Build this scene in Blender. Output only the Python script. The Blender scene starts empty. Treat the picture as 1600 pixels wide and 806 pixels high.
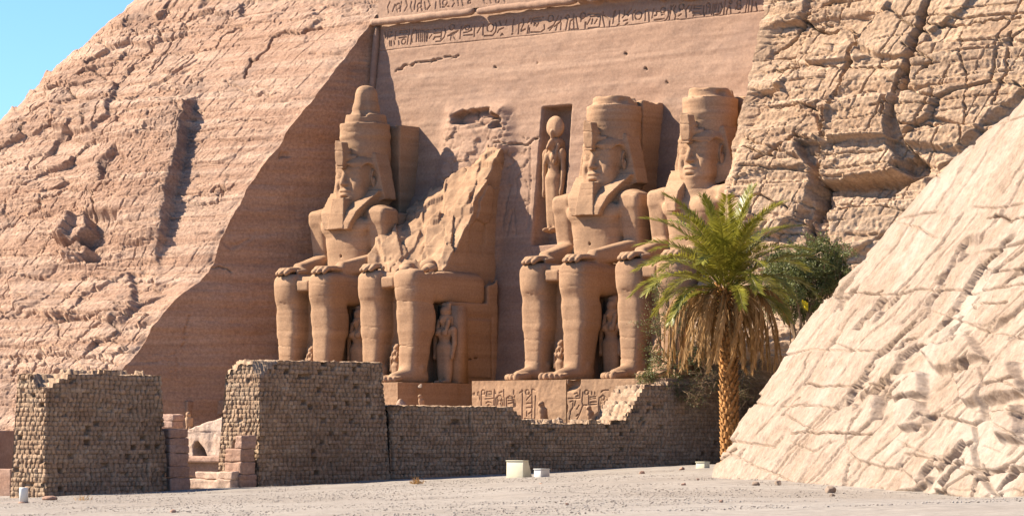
import bpy, math, random
import numpy as np
from mathutils import Vector

sc = bpy.context.scene
COL = sc.collection
rad = math.radians

# ------------------------------------------------------------------ camera, sky, sun, exposure
F = 5500.0                     # focal length in photograph pixels (photograph is 1600 x 806)
PHI = rad(42.0)                # the facade is seen 42 degrees off its normal
D = 250.0
cP, sP = math.cos(PHI), math.sin(PHI)
CAM = np.array([D * sP, -D * cP, -4.1])
FWD = np.array([-sP, cP, 0.0])
RGT = np.array([cP, sP, 0.0])
HY = 690.0                     # row of the horizon
cd = bpy.data.cameras.new('camera')
cd.sensor_fit = 'HORIZONTAL'; cd.sensor_width = 36.0
cd.lens = 36.0 * F / 1600.0
cd.shift_y = (HY - 403.0) / 1600.0
cd.clip_start = 1.0; cd.clip_end = 20000.0
cam = bpy.data.objects.new('camera', cd); COL.objects.link(cam)
cam.location = CAM.tolist()
cam.rotation_euler = (rad(90), 0, PHI)
sc.camera = cam

SUN = np.array([-1.0, -0.51, 0.89]); SUN = SUN / np.linalg.norm(SUN)     # towards the sun
elev = math.asin(SUN[2])
w = bpy.data.worlds.new('World'); sc.world = w; w.use_nodes = True
nt = w.node_tree
sky = nt.nodes.new('ShaderNodeTexSky'); sky.sky_type = 'NISHITA'; sky.sun_disc = False
sky.sun_elevation = elev
sky.sun_rotation = math.atan2(SUN[0], SUN[1])
sky.altitude = 200; sky.air_density = 0.8; sky.dust_density = 0.05; sky.ozone_density = 9.0
bg = nt.nodes['Background']; bg.inputs['Strength'].default_value = 0.085
nt.links.new(sky.outputs[0], bg.inputs[0])
sl = bpy.data.lights.new('sun', 'SUN'); sl.energy = 5.0; sl.angle = rad(0.5); sl.color = (1.0, 0.90, 0.76)
so = bpy.data.objects.new('sun', sl); COL.objects.link(so)
so.rotation_euler = Vector((-SUN).tolist()).to_track_quat('-Z', 'Y').to_euler()
sc.view_settings.view_transform = 'Standard'
sc.view_settings.look = 'None'
sc.view_settings.gamma = 1.0
sc.view_settings.exposure = 1.38
sc.cycles.max_bounces = 5
sc.cycles.diffuse_bounces = 1

# ------------------------------------------------------------------ projection helpers
def ray(px, py):
    return FWD + (px - 800.0) / F * RGT + (HY - py) / F * np.array([0, 0, 1.0])
def at(px, py, t):
    return CAM + t * ray(px, py)
def on_x(px, py, X):
    d = ray(px, py); return CAM + (X - CAM[0]) / d[0] * d
def on_y(px, py, Y):
    d = ray(px, py); return CAM + (Y - CAM[1]) / d[1] * d
def project(P):
    q = P - CAM
    t = q @ FWD
    return 800.0 + F * (q @ RGT) / t, HY - F * q[..., 2] / t

# ------------------------------------------------------------------ noise
_rng = np.random.RandomState(7)
_tab = _rng.rand(65536).astype(np.float32)
def _h(ix, iy, iz):
    return _tab[(ix * 73856093 ^ iy * 19349663 ^ iz * 83492791) & 65535]
def vnoise(x, y, z=0.0):
    x, y, z = np.broadcast_arrays(np.asarray(x, np.float32), np.asarray(y, np.float32), np.asarray(z, np.float32))
    fx, fy, fz = np.floor(x), np.floor(y), np.floor(z)
    ix, iy, iz = fx.astype(np.int64), fy.astype(np.int64), fz.astype(np.int64)
    u, v, q = x - fx, y - fy, z - fz
    u = u * u * (3 - 2 * u); v = v * v * (3 - 2 * v); q = q * q * (3 - 2 * q)
    def l(a, b, t): return a + (b - a) * t
    a = l(_h(ix, iy, iz), _h(ix + 1, iy, iz), u); b = l(_h(ix, iy + 1, iz), _h(ix + 1, iy + 1, iz), u)
    c = l(_h(ix, iy, iz + 1), _h(ix + 1, iy, iz + 1), u); d = l(_h(ix, iy + 1, iz + 1), _h(ix + 1, iy + 1, iz + 1), u)
    return l(l(a, b, v), l(c, d, v), q) * 2 - 1
def fbm(x, y, z=0.0, o=4, g=0.5):
    s = 0.0; a = 1.0; n = 0.0; f = 1.0
    for i in range(o):
        s = s + a * vnoise(x * f + 17.3 * i, y * f - 9.1 * i, z * f + 4.7 * i); n += a; a *= g; f *= 2.03
    return s / n * 1.6
def worley(x, y, jit=0.9, seed=0):
    fx, fy = np.floor(x), np.floor(y)
    ix, iy = fx.astype(np.int64), fy.astype(np.int64)
    f1 = np.full(x.shape, 9.0, np.float32); f2 = f1.copy(); cid = np.zeros(x.shape, np.float32)
    for dx in (-1, 0, 1):
        for dy in (-1, 0, 1):
            jx, jy = ix + dx, iy + dy
            px = jx + 0.5 + jit * (_h(jx, jy, 11 + seed + 0 * jx) - 0.5)
            py = jy + 0.5 + jit * (_h(jx, jy, 57 + seed + 0 * jx) - 0.5)
            d = np.hypot(px - x, py - y)
            m = d < f1
            f2 = np.where(m, f1, np.minimum(f2, d)); cid = np.where(m, _h(jx, jy, 91 + seed + 0 * jx), cid)
            f1 = np.where(m, d, f1)
    return f1, f2, cid
def facets(x, y, seed=0, jit=.95):
    """fractured rock: every cell is a tilted plane with its own height; returns relief, crack closeness and cell number"""
    fx, fy = np.floor(x), np.floor(y)
    ix, iy = fx.astype(np.int64), fy.astype(np.int64)
    f1 = np.full(x.shape, 9.0, np.float32); f2 = f1.copy(); h = np.zeros(x.shape, np.float32); cid = h.copy()
    for dx in (-1, 0, 1):
        for dy in (-1, 0, 1):
            jx, jy = ix + dx, iy + dy; o = 0 * jx
            ex = x - (jx + .5 + jit * (_h(jx, jy, 11 + seed + o) - .5)); ey = y - (jy + .5 + jit * (_h(jx, jy, 57 + seed + o) - .5))
            d = np.maximum(np.abs(ex) * .95 + .18 * np.abs(ey), np.abs(ey) + .1 * np.abs(ex)) * .6 + .4 * np.hypot(ex, ey)
            r = _h(jx, jy, 91 + seed + o)
            hh = (r - .5) + ex * (_h(jx, jy, 131 + seed + o) - .5) * 1.1 + ey * (_h(jx, jy, 171 + seed + o) - .62) * 1.1
            m = d < f1
            f2 = np.where(m, f1, np.minimum(f2, d)); h = np.where(m, hh, h); cid = np.where(m, r, cid); f1 = np.where(m, d, f1)
    return h, f2 - f1, cid
def sstep(a, b, x):
    t = np.clip((x - a) / (b - a), 0, 1); return t * t * (3 - 2 * t)
def seg_dist(x, y, pts):
    d = np.full(x.shape, 1e9, np.float32)
    for (ax, ay), (bx, by) in zip(pts[:-1], pts[1:]):
        vx, vy = bx - ax, by - ay
        t = np.clip(((x - ax) * vx + (y - ay) * vy) / max(vx * vx + vy * vy, 1e-9), 0, 1)
        d = np.minimum(d, np.hypot(x - ax - t * vx, y - ay - t * vy))
    return d
def lines(c, al, sp, wid, seed, cover=.0, wob=.25):
    """broken thin cracks across coordinate c, running along al"""
    c = c / sp + wob * fbm(al * .12, c * .12 / sp, seed, 3) + .05 * fbm(al * 1.1, c / sp, seed + 2, 3)
    row = np.floor(c); ri = row.astype(np.int64)
    pos = .5 + .55 * (_h(ri, 7 + 0 * ri, int(seed) + 0 * ri) - .5)
    d = np.abs(c - row - pos) * sp
    w_ = wid * (.5 + 1.0 * (vnoise(al * .8, row * 3.7, seed + 4) * .5 + .5))
    return sstep(w_, w_ * .3, d) * sstep(cover, cover + .15, vnoise(al * .22, row * 5.3, seed + 6) + .35 * vnoise(al * .9, row * 5.3, seed + 7))
def poly_sd(x, y, pts):
    d = seg_dist(x, y, list(pts) + [pts[0]])
    ins = np.zeros(x.shape, bool)
    n = len(pts)
    for i in range(n):
        ax, ay = pts[i]; bx, by = pts[(i + 1) % n]
        if ay == by: continue
        c = ((ay > y) != (by > y)) & (x < (bx - ax) * (y - ay) / (by - ay) + ax)
        ins ^= c
    return np.where(ins, -d, d)

# ------------------------------------------------------------------ mesh building
def link(name, me, mat=None, parent=None, smooth=True):
    if mat: me.materials.append(mat)
    if smooth and len(me.polygons):
        me.polygons.foreach_set('use_smooth', np.ones(len(me.polygons), bool))
    o = bpy.data.objects.new(name, me); COL.objects.link(o)
    if parent: o.parent = parent
    return o
def raw_mesh(name, V, Fq):
    V = np.asarray(V, np.float32).reshape(-1, 3); Fq = np.asarray(Fq, np.int32)
    k = Fq.shape[1]
    me = bpy.data.meshes.new(name)
    me.vertices.add(len(V)); me.vertices.foreach_set('co', V.ravel())
    me.loops.add(Fq.size); me.loops.foreach_set('vertex_index', Fq.ravel())
    me.polygons.add(len(Fq)); me.polygons.foreach_set('loop_start', np.arange(0, Fq.size, k, dtype=np.int32))
    me.update(calc_edges=True); me.validate()
    return me
def grid_faces(n, m, flip=False, off=0):
    i = np.arange(n * m).reshape(n, m) + off
    q = np.stack([i[:-1, :-1], i[1:, :-1], i[1:, 1:], i[:-1, 1:]], -1).reshape(-1, 4)
    return q[:, ::-1] if flip else q
def grid_mesh(name, P, mat, parent=None, flip=False, smooth=True):
    n, m = P.shape[:2]
    return link(name, raw_mesh(name, P.reshape(-1, 3), grid_faces(n, m, flip)), mat, parent, smooth)
class MB:
    """collects quads of several shapes into one mesh"""
    def __init__(s): s.v = []; s.f = []; s.n = 0
    def add(s, V, Fq):
        V = np.asarray(V, float).reshape(-1, 3); s.v.append(V); s.f.append(np.asarray(Fq) + s.n); s.n += len(V)
    def grid(s, P, flip=False): s.add(P.reshape(-1, 3), grid_faces(P.shape[0], P.shape[1], flip))
    def tube(s, pts, rads, seg=10, cap=True):
        pts = np.asarray(pts, float); n = len(pts); rads = np.broadcast_to(np.asarray(rads, float), (n,))
        T = np.gradient(pts, axis=0); T /= np.linalg.norm(T, axis=1)[:, None] + 1e-9
        up = np.array([0, 0, 1.0]) if abs(T[0][2]) < 0.9 else np.array([1.0, 0, 0])
        a = np.linspace(0, 2 * math.pi, seg, endpoint=False); R = []
        for i in range(n):
            u = np.cross(T[i], up); u /= np.linalg.norm(u) + 1e-9; v = np.cross(u, T[i])
            R.append(pts[i] + rads[i] * (np.cos(a)[:, None] * u + np.sin(a)[:, None] * v))
        if cap:
            R = [np.repeat(pts[:1], seg, 0)] + R + [np.repeat(pts[-1:], seg, 0)]
        R = np.array(R); n = len(R)
        i = np.arange(n * seg).reshape(n, seg); j = np.roll(i, -1, 1)
        s.add(R.reshape(-1, 3), np.stack([i[:-1], j[:-1], j[1:], i[1:]], -1).reshape(-1, 4))
    def hexa(s, c8):
        """8 corners: bottom loop (ccw from above) then top loop"""
        s.add(c8, [[3, 2, 1, 0], [4, 5, 6, 7], [0, 1, 5, 4], [1, 2, 6, 5], [2, 3, 7, 6], [3, 0, 4, 7]])
    def build(s, name, mat, parent=None, smooth=False, bevel=0.0):
        o = link(name, raw_mesh(name, np.concatenate(s.v), np.concatenate(s.f)), mat, parent, smooth)
        if bevel:
            b = o.modifiers.new('bevel', 'BEVEL'); b.width = bevel; b.segments = 2; b.limit_method = 'ANGLE'
        return o
def tag(o, label=None, cat=None, group=None, kind=None):
    if label: o['label'] = label
    if cat: o['category'] = cat
    if group: o['group'] = group
    if kind: o['kind'] = kind
    return o
def thing(name, label, cat, loc=(0, 0, 0), rz=0.0, group=None, scale=1.0):
    o = bpy.data.objects.new(name, None); COL.objects.link(o); o.empty_display_size = 0.3
    o.location = [float(c) for c in loc]; o.rotation_euler = (0, 0, rz); o.scale = (scale,) * 3
    return tag(o, label, cat, group)
def copy_tree(o, parent=None):
    c = o.copy(); COL.objects.link(c)
    if parent: c.parent = parent
    for ch in list(o.children): copy_tree(ch, c)
    return c

# ------------------------------------------------------------------ signed distance sculpting
class SDF:
    def __init__(s, lo, hi, h):
        s.lo = np.array(lo, float); s.h = h
        n = np.ceil((np.array(hi, float) - s.lo) / h).astype(int) + 1
        s.ax = [(s.lo[i] + h * np.arange(n[i])).astype(np.float32) for i in range(3)]
        s.f = np.full(tuple(n), 3.0, np.float32)
    def blk(s, lo, hi):
        sl = []
        for i in range(3):
            a = int(np.clip(math.floor((lo[i] - s.lo[i]) / s.h), 0, s.f.shape[i])); b = int(np.clip(math.ceil((hi[i] - s.lo[i]) / s.h) + 1, 0, s.f.shape[i]))
            sl.append(slice(a, b))
        X = s.ax[0][sl[0]][:, None, None]; Y = s.ax[1][sl[1]][None, :, None]; Z = s.ax[2][sl[2]][None, None, :]
        return tuple(sl), X, Y, Z
    def op(s, fn, lo, hi, k=0.1, mode='+'):
        m = k + 3 * s.h
        sl, X, Y, Z = s.blk(np.array(lo) - m, np.array(hi) + m)
        f = s.f[sl]
        if f.size == 0: return s
        d = fn(X, Y, Z).astype(np.float32)
        if mode == '+':
            q = np.maximum(k - np.abs(f - d), 0) / max(k, 1e-6); s.f[sl] = np.minimum(f, d) - q * q * k * 0.25
        elif mode == '-':
            d = -d; q = np.maximum(k - np.abs(f - d), 0) / max(k, 1e-6); s.f[sl] = np.maximum(f, d) + q * q * k * 0.25
        elif mode == '&':
            s.f[sl] = np.maximum(f, d)
        return s
    def ell(s, c, r, k=0.15, mode='+', rx=0.0, rz=0.0):
        c = np.array(c, float); r = np.array(r, float); R = r.max()
        ca, sa = math.cos(rx), math.sin(rx); cz, sz = math.cos(rz), math.sin(rz)
        def fn(X, Y, Z):
            x, y, z = X - c[0], Y - c[1], Z - c[2]
            if rz: x, y = x * cz + y * sz, -x * sz + y * cz
            if rx: y, z = y * ca + z * sa, -y * sa + z * ca
            k0 = np.sqrt((x / r[0]) ** 2 + (y / r[1]) ** 2 + (z / r[2]) ** 2)
            k1 = np.sqrt((x / r[0] ** 2) ** 2 + (y / r[1] ** 2) ** 2 + (z / r[2] ** 2) ** 2)
            return k0 * (k0 - 1) / np.maximum(k1, 1e-5)
        return s.op(fn, c - R, c + R, k, mode)
    def cone(s, a, b, ra, rb, k=0.15, mode='+', sc=(1, 1, 1), pw=2.0):
        a = np.array(a, float); b = np.array(b, float); S = np.array(sc, float)
        A = a / S; B = (b - a) / S; L = max(float(B @ B), 1e-9); R = max(ra, rb) * S.max()
        def fn(X, Y, Z):
            x, y, z = X / S[0] - A[0], Y / S[1] - A[1], Z / S[2] - A[2]
            t = np.clip((x * B[0] + y * B[1] + z * B[2]) / L, 0, 1)
            x, y, z = x - t * B[0], y - t * B[1], z - t * B[2]
            if pw == 2.0: q = np.sqrt(x * x + y * y + z * z)
            else: q = (np.abs(x) ** pw + np.abs(y) ** pw + np.abs(z) ** pw) ** (1 / pw)
            return q - (ra + (rb - ra) * t)
        return s.op(fn, np.minimum(a, b) - R, np.maximum(a, b) + R, k, mode)
    def both(s, kind, a, *r, **kw):
        for q in (-1, 1):
            m = lambda p: (p[0] * q, p[1], p[2])
            if kind == 'ell':
                k2 = dict(kw)
                if 'rz' in k2: k2['rz'] = k2['rz'] * q
                s.ell(m(a), *r, **k2)
            elif kind == 'cone': s.cone(m(a), m(r[0]), *r[1:], **kw)
            elif kind == 'box': s.box(m(a), *r, **kw)
        return s
    def box(s, c, hf, rnd=0.1, k=0.05, mode='+'):
        c = np.array(c, float); hf = np.array(hf, float); b = hf - rnd
        def fn(X, Y, Z):
            x, y, z = np.abs(X - c[0]) - b[0], np.abs(Y - c[1]) - b[1], np.abs(Z - c[2]) - b[2]
            return np.sqrt(np.maximum(x, 0) ** 2 + np.maximum(y, 0) ** 2 + np.maximum(z, 0) ** 2) + np.minimum(np.maximum(np.maximum(x, y), z), 0) - rnd
        return s.op(fn, c - hf, c + hf, k, mode)
    def weather(s, amp=0.05, seed=0.0, sc=0.8, strat=0.03, crackd=0.038):
        band = np.abs(s.f) < 6 * s.h
        i, j, k = np.nonzero(band)
        x, y, z = s.ax[0][i], s.ax[1][j], s.ax[2][k]
        n = amp * fbm(x * sc + seed, y * sc, z * sc, 4) + strat * fbm(x * .15 + seed, y * .15, z * 2.2, 3)
        pit = vnoise(x * 2.1 + seed, y * 2.1, z * 2.1)
        n = n + crackd * (lines(z + .04 * x + .03 * y, x + y, 1.5, .055, 70 + seed, .05) + .7 * lines(z - .03 * x, x - y, .6, .04, 73 + seed, .25))
        s.f[i, j, k] += n + np.where(pit > .72, (pit - .72) * amp * 1.5, 0)
        return s
    def mesh(s, name):
        f = s.f; neg = f < 0; h = s.h
        c = np.zeros(tuple(q - 1 for q in f.shape), np.int8)
        for dx in (0, 1):
            for dy in (0, 1):
                for dz in (0, 1):
                    c += neg[dx:f.shape[0] - 1 + dx, dy:f.shape[1] - 1 + dy, dz:f.shape[2] - 1 + dz]
        I, J, K = np.nonzero((c > 0) & (c < 8))
        vid = np.full(c.shape, -1, np.int32); vid[I, J, K] = np.arange(len(I))
        acc = np.zeros((len(I), 3), np.float64); cnt = np.zeros(len(I))
        cor = [(a, b, d) for a in (0, 1) for b in (0, 1) for d in (0, 1)]
        val = {q: f[I + q[0], J + q[1], K + q[2]] for q in cor}
        for q in cor:
            for axis in range(3):
                if q[axis]: continue
                p = list(q); p[axis] = 1; p = tuple(p)
                a, b = val[q], val[p]; m = (a < 0) != (b < 0)
                t = np.where(m, a / np.where(m, a - b, 1), 0)
                pos = np.zeros((len(I), 3)); pos[:] = q; pos[:, axis] += t
                acc += pos * m[:, None]; cnt += m
        V = s.lo + h * (np.stack([I, J, K], 1) + acc / cnt[:, None])
        Q = []
        for axis in range(3):
            sl0 = [slice(1, -1)] * 3; sl1 = [slice(1, -1)] * 3
            sl0[axis] = slice(0, -1); sl1[axis] = slice(1, None)
            a = neg[tuple(sl0)]; b = neg[tuple(sl1)]
            i, j, k = np.nonzero(a != b)
            off = [1, 1, 1]; off[axis] = 0
            i, j, k = i + off[0], j + off[1], k + off[2]
            A = neg[i, j, k]
            u, v = [(1, 2), (2, 0), (0, 1)][axis]
            def g(du, dv):
                p = [i.copy(), j.copy(), k.copy()]; p[u] -= du; p[v] -= dv
                return vid[p[0], p[1], p[2]]
            q = np.stack([g(1, 1), g(0, 1), g(0, 0), g(1, 0)], 1)
            q[~A] = q[~A][:, ::-1]
            Q.append(q)
        Q = np.concatenate(Q); Q = Q[(Q >= 0).all(1)]
        return raw_mesh(name, V, Q)
    def obj(s, name, mat, parent=None): return link(name, s.mesh(name), mat, parent)

# ------------------------------------------------------------------ materials
def mat_new(name, rough=0.92):
    m = bpy.data.materials.new(name); m.use_nodes = True
    b = m.node_tree.nodes['Principled BSDF']; b.inputs['Roughness'].default_value = rough
    b.inputs['Specular IOR Level'].default_value = 0.15
    return m, m.node_tree, b
def stone(name, cols, band=(0.02, 0.02, 0.5), big=0.08, fine=5.0, bump=0.25, bd=0.12, stain=None, stain_amt=0.5, streak=None, warp=0.0, var=(.64, 1.30), battr=None):
    """cols: three colours mixed by large noise and by bedding; bump: fine relief"""
    m, t, b = mat_new(name)
    N = t.nodes.new; L = t.links.new
    geo = N('ShaderNodeNewGeometry')
    def noise(scale, detail, vec=None, rough=0.6):
        n = N('ShaderNodeTexNoise'); n.inputs['Scale'].default_value = scale; n.inputs['Detail'].default_value = detail; n.inputs['Roughness'].default_value = rough
        L(vec or geo.outputs['Position'], n.inputs['Vector']); return n
    def mix(fac, a, bb, typ='MIX'):
        x = N('ShaderNodeMix'); x.data_type = 'RGBA'; x.blend_type = typ
        if isinstance(fac, float): x.inputs[0].default_value = fac
        else: L(fac, x.inputs[0])
        for s, q in ((6, a), (7, bb)):
            if isinstance(q, tuple): x.inputs[s].default_value = (*q, 1)
            else: L(q, x.inputs[s])
        return x.outputs[2]
    def ramp(sock, p0, p1):
        r = N('ShaderNodeMapRange'); r.inputs[1].default_value = p0; r.inputs[2].default_value = p1; L(sock, r.inputs[0]); return r.outputs[0]
    n1 = noise(big, 8)
    mp = N('ShaderNodeMapping'); mp.inputs['Scale'].default_value = band; L(geo.outputs['Position'], mp.inputs['Vector'])
    if battr:
        at_ = N('ShaderNodeAttribute'); at_.attribute_name = battr; L(at_.outputs['Vector'], mp.inputs['Vector'])
    n2 = noise(1.0, 7, mp.outputs[0]); n2.inputs['Distortion'].default_value = warp
    c = mix(ramp(n1.outputs[0], .35, .65), cols[0], cols[1])
    c = mix(ramp(n2.outputs[0], .42, .66), c, cols[2])
    n3 = noise(fine, 8, None, .75)
    d = N('ShaderNodeMapRange'); d.inputs[1].default_value = .3; d.inputs[2].default_value = .7; d.inputs[3].default_value = var[0]; d.inputs[4].default_value = var[1]
    L(n3.outputs[0], d.inputs[0])
    c = mix(1.0, c, d.outputs[0], 'MULTIPLY')
    if stain:
        n4 = noise(.16, 9, None, .68)
        x = N('ShaderNodeMath'); x.operation = 'MULTIPLY'; x.inputs[1].default_value = stain_amt; L(ramp(n4.outputs[0], .52, .66), x.inputs[0])
        c = mix(x.outputs[0], c, stain)
    if streak:
        sm = N('ShaderNodeMapping'); sm.inputs['Scale'].default_value = streak[1]; sm.inputs['Rotation'].default_value = streak[2]; L(geo.outputs['Position'], sm.inputs['Vector'])
        n5 = noise(1.0, 6, sm.outputs[0])
        x = N('ShaderNodeMath'); x.operation = 'MULTIPLY'; x.inputs[1].default_value = streak[3]; L(ramp(n5.outputs[0], .5, .68), x.inputs[0])
        c = mix(x.outputs[0], c, streak[0])
    L(c, b.inputs['Base Color'])
    hn = noise(1.6, 12, None, .72)
    h2 = N('ShaderNodeMath'); h2.operation = 'ADD'; L(hn.outputs[0], h2.inputs[0])
    h3 = N('ShaderNodeMath'); h3.operation = 'MULTIPLY'; h3.inputs[1].default_value = .6; L(n2.outputs[0], h3.inputs[0]); L(h3.outputs[0], h2.inputs[1])
    bp = N('ShaderNodeBump'); bp.inputs['Strength'].default_value = bump; bp.inputs['Distance'].default_value = bd * 4
    L(h2.outputs[0], bp.inputs['Height']); L(bp.outputs[0], b.inputs['Normal'])
    return m
def plain(name, col, rough=0.8, var=0.15, scale=3.0, bump=0.0):
    m, t, b = mat_new(name, rough)
    N = t.nodes.new; L = t.links.new
    geo = N('ShaderNodeNewGeometry'); n = N('ShaderNodeTexNoise'); n.inputs['Scale'].default_value = scale; n.inputs['Detail'].default_value = 6
    L(geo.outputs['Position'], n.inputs['Vector'])
    r = N('ShaderNodeMapRange'); r.inputs[1].default_value = .3; r.inputs[2].default_value = .7; r.inputs[3].default_value = 1 - var; r.inputs[4].default_value = 1 + var
    L(n.outputs[0], r.inputs[0])
    x = N('ShaderNodeMix'); x.data_type = 'RGBA'; x.blend_type = 'MULTIPLY'; x.inputs[0].default_value = 1.0
    x.inputs[6].default_value = (*col, 1); L(r.outputs[0], x.inputs[7]); L(x.outputs[2], b.inputs['Base Color'])
    if bump:
        bp = N('ShaderNodeBump'); bp.inputs['Strength'].default_value = bump; bp.inputs['Distance'].default_value = .05
        L(n.outputs[0], bp.inputs['Height']); L(bp.outputs[0], b.inputs['Normal'])
    return m
M_CLIFF = stone('cliff_sandstone', [(.37, .222, .142), (.29, .17, .11), (.45, .30, .208)], band=(.05, .05, 1.5), big=.2, stain=(.19, .13, .098), stain_amt=.6, bump=.5, var=(.55, 1.36))
M_CLIFF2 = stone('ochre_sandstone', [(.43, .282, .172), (.35, .22, .133), (.49, .34, .222)], band=(.05, .05, 1.7), big=.2, stain=(.28, .18, .112), stain_amt=.4, bump=.5, var=(.58, 1.34))
M_FACADE = stone('dressed_sandstone', [(.315, .194, .127), (.268, .164, .109), (.365, .234, .157)], band=(.03, .03, .8), bump=.16, warp=.8, var=(.76, 1.2), stain=(.22, .145, .108), stain_amt=.5)
M_REVEAL = stone('reveal_sandstone', [(.39, .217, .128), (.32, .178, .107), (.44, .26, .16)], band=(.04, .04, .9), bump=.25, warp=.9)
M_STATUE = stone('statue_sandstone', [(.40, .245, .142), (.335, .20, .113), (.30, .175, .098)], band=(.03, .03, 1.15), bump=.13, warp=.5, bd=.06, var=(.78, 1.2), fine=7.0, stain=(.25, .16, .098), stain_amt=.4)
M_MOUND = stone('pale_rock', [(.36, .268, .20), (.325, .235, .17), (.285, .20, .137)], band=(.3, 3.2, 1.0), big=.12, bump=.5, fine=3.0, stain=(.42, .345, .28), stain_amt=.6, battr='bedding')
# ================================================================== SETTING
XL, XR = -16.6, 22.9            # the two sides of the facade recess
BAT = 0.12                      # the facade leans back 0.12 m per metre
def fac(px, py):
    """photograph pixel -> (X, Z) on the facade plane Y = BAT * Z"""
    d = ray(px, py); t = (BAT * CAM[2] - CAM[1]) / (d[1] - BAT * d[2]); p = CAM + t * d
    return p[0], p[2]
def fp(pts): return [fac(*p) for p in pts]

# ---- ground: one sheet to the horizon, coordinates r (right of the view) and t (along it)
def zg(r, t):
    z = -6.07 + 0.037 * np.clip(r, -45, 45)
    dip = np.exp(-((r - 17) / 9.0) ** 2 - ((t - 128) / 24.0) ** 2)
    return z - 0.75 * dip
def rt(X, Y):
    return (X - CAM[0]) * RGT[0] + (Y - CAM[1]) * RGT[1], (X - CAM[0]) * FWD[0] + (Y - CAM[1]) * FWD[1]
def ground_z(X, Y):
    r, t = rt(X, Y); return float(zg(np.array(r), np.array(t)))
far = np.array([70, 90, 120, 180, 300, 600, 1200, 2500, 6000.0])
rv = np.concatenate([-far[::-1], np.arange(-52, 52.1, .45), far])
tv = np.concatenate([-far[::-1] + 30, np.arange(-30, 78, 6.0), np.arange(80, 215, .45), np.arange(216, 300, 3.0), 300 + far])
R, T = np.meshgrid(rv, tv, indexing='ij')
Z = zg(R, T) + (0.05 * fbm(R * .35, T * .2, 0, 4) + .05 * fbm(R * .08, T * .05, 3, 3)) * ((np.abs(R) < 60) & (T > 75) & (T < 300))
P = CAM * [1, 1, 0] + R[..., None] * RGT + T[..., None] * FWD
P[..., 2] = Z
M_GROUND, t_, b_ = mat_new('gravel_ground', .95)
def _ground():
    N = t_.nodes.new; L = t_.links.new
    g = N('ShaderNodeNewGeometry')
    def noise(s, d, r=.6):
        n = N('ShaderNodeTexNoise'); n.inputs['Scale'].default_value = s; n.inputs['Detail'].default_value = d; n.inputs['Roughness'].default_value = r
        L(g.outputs['Position'], n.inputs['Vector']); return n.outputs[0]
    def mr(s, a, b, c=0., d=1.):
        r = N('ShaderNodeMapRange'); r.inputs[1].default_value = a; r.inputs[2].default_value = b; r.inputs[3].default_value = c; r.inputs[4].default_value = d
        L(s, r.inputs[0]); return r.outputs[0]
    def mix(f, a, b, ty='MIX'):
        x = N('ShaderNodeMix'); x.data_type = 'RGBA'; x.blend_type = ty
        if isinstance(f, float): x.inputs[0].default_value = f
        else: L(f, x.inputs[0])
        for s, q in ((6, a), (7, b)):
            if isinstance(q, tuple): x.inputs[s].default_value = (*q, 1)
            else: L(q, x.inputs[s])
        return x.outputs[2]
    c = mix(mr(noise(.07, 6), .42, .6), (.275, .23, .185), (.315, .27, .222))
    sx = N('ShaderNodeSeparateXYZ'); L(g.outputs['Position'], sx.inputs[0])
    # reddish sand trodden near the gate and the left wall
    av = N('ShaderNodeMath'); av.operation = 'MULTIPLY_ADD'; av.inputs[1].default_value = .55; L(noise(.12, 5), av.inputs[0])
    mh = N('ShaderNodeMath'); mh.operation = 'MULTIPLY_ADD'; mh.inputs[1].default_value = -.0115; mh.inputs[2].default_value = -.33; L(sx.outputs[1], mh.inputs[0])
    mh2 = N('ShaderNodeMath'); mh2.operation = 'MULTIPLY_ADD'; mh2.inputs[1].default_value = -.012; L(sx.outputs[0], mh2.inputs[0]); L(mh.outputs[0], mh2.inputs[2])
    L(mh2.outputs[0], av.inputs[2])
    c = mix(mr(av.outputs[0], .42, .66, 0., .75), c, (.37, .25, .19))
    c = mix(1.0, c, mr(noise(1.6, 12, .85), .32, .68, .5, 1.4), 'MULTIPLY')
    pb = noise(9.0, 3, .5)
    c = mix(mr(pb, .62, .70, 0., .7), c, (.24, .19, .16))
    L(c, b_.inputs['Base Color'])
    bp = N('ShaderNodeBump'); bp.inputs['Strength'].default_value = .35; bp.inputs['Distance'].default_value = .12
    L(noise(4.0, 8, .7), bp.inputs['Height']); L(bp.outputs[0], b_.inputs['Normal'])
_ground()
tag(grid_mesh('ground', P, M_GROUND, flip=True), kind='structure')

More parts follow.
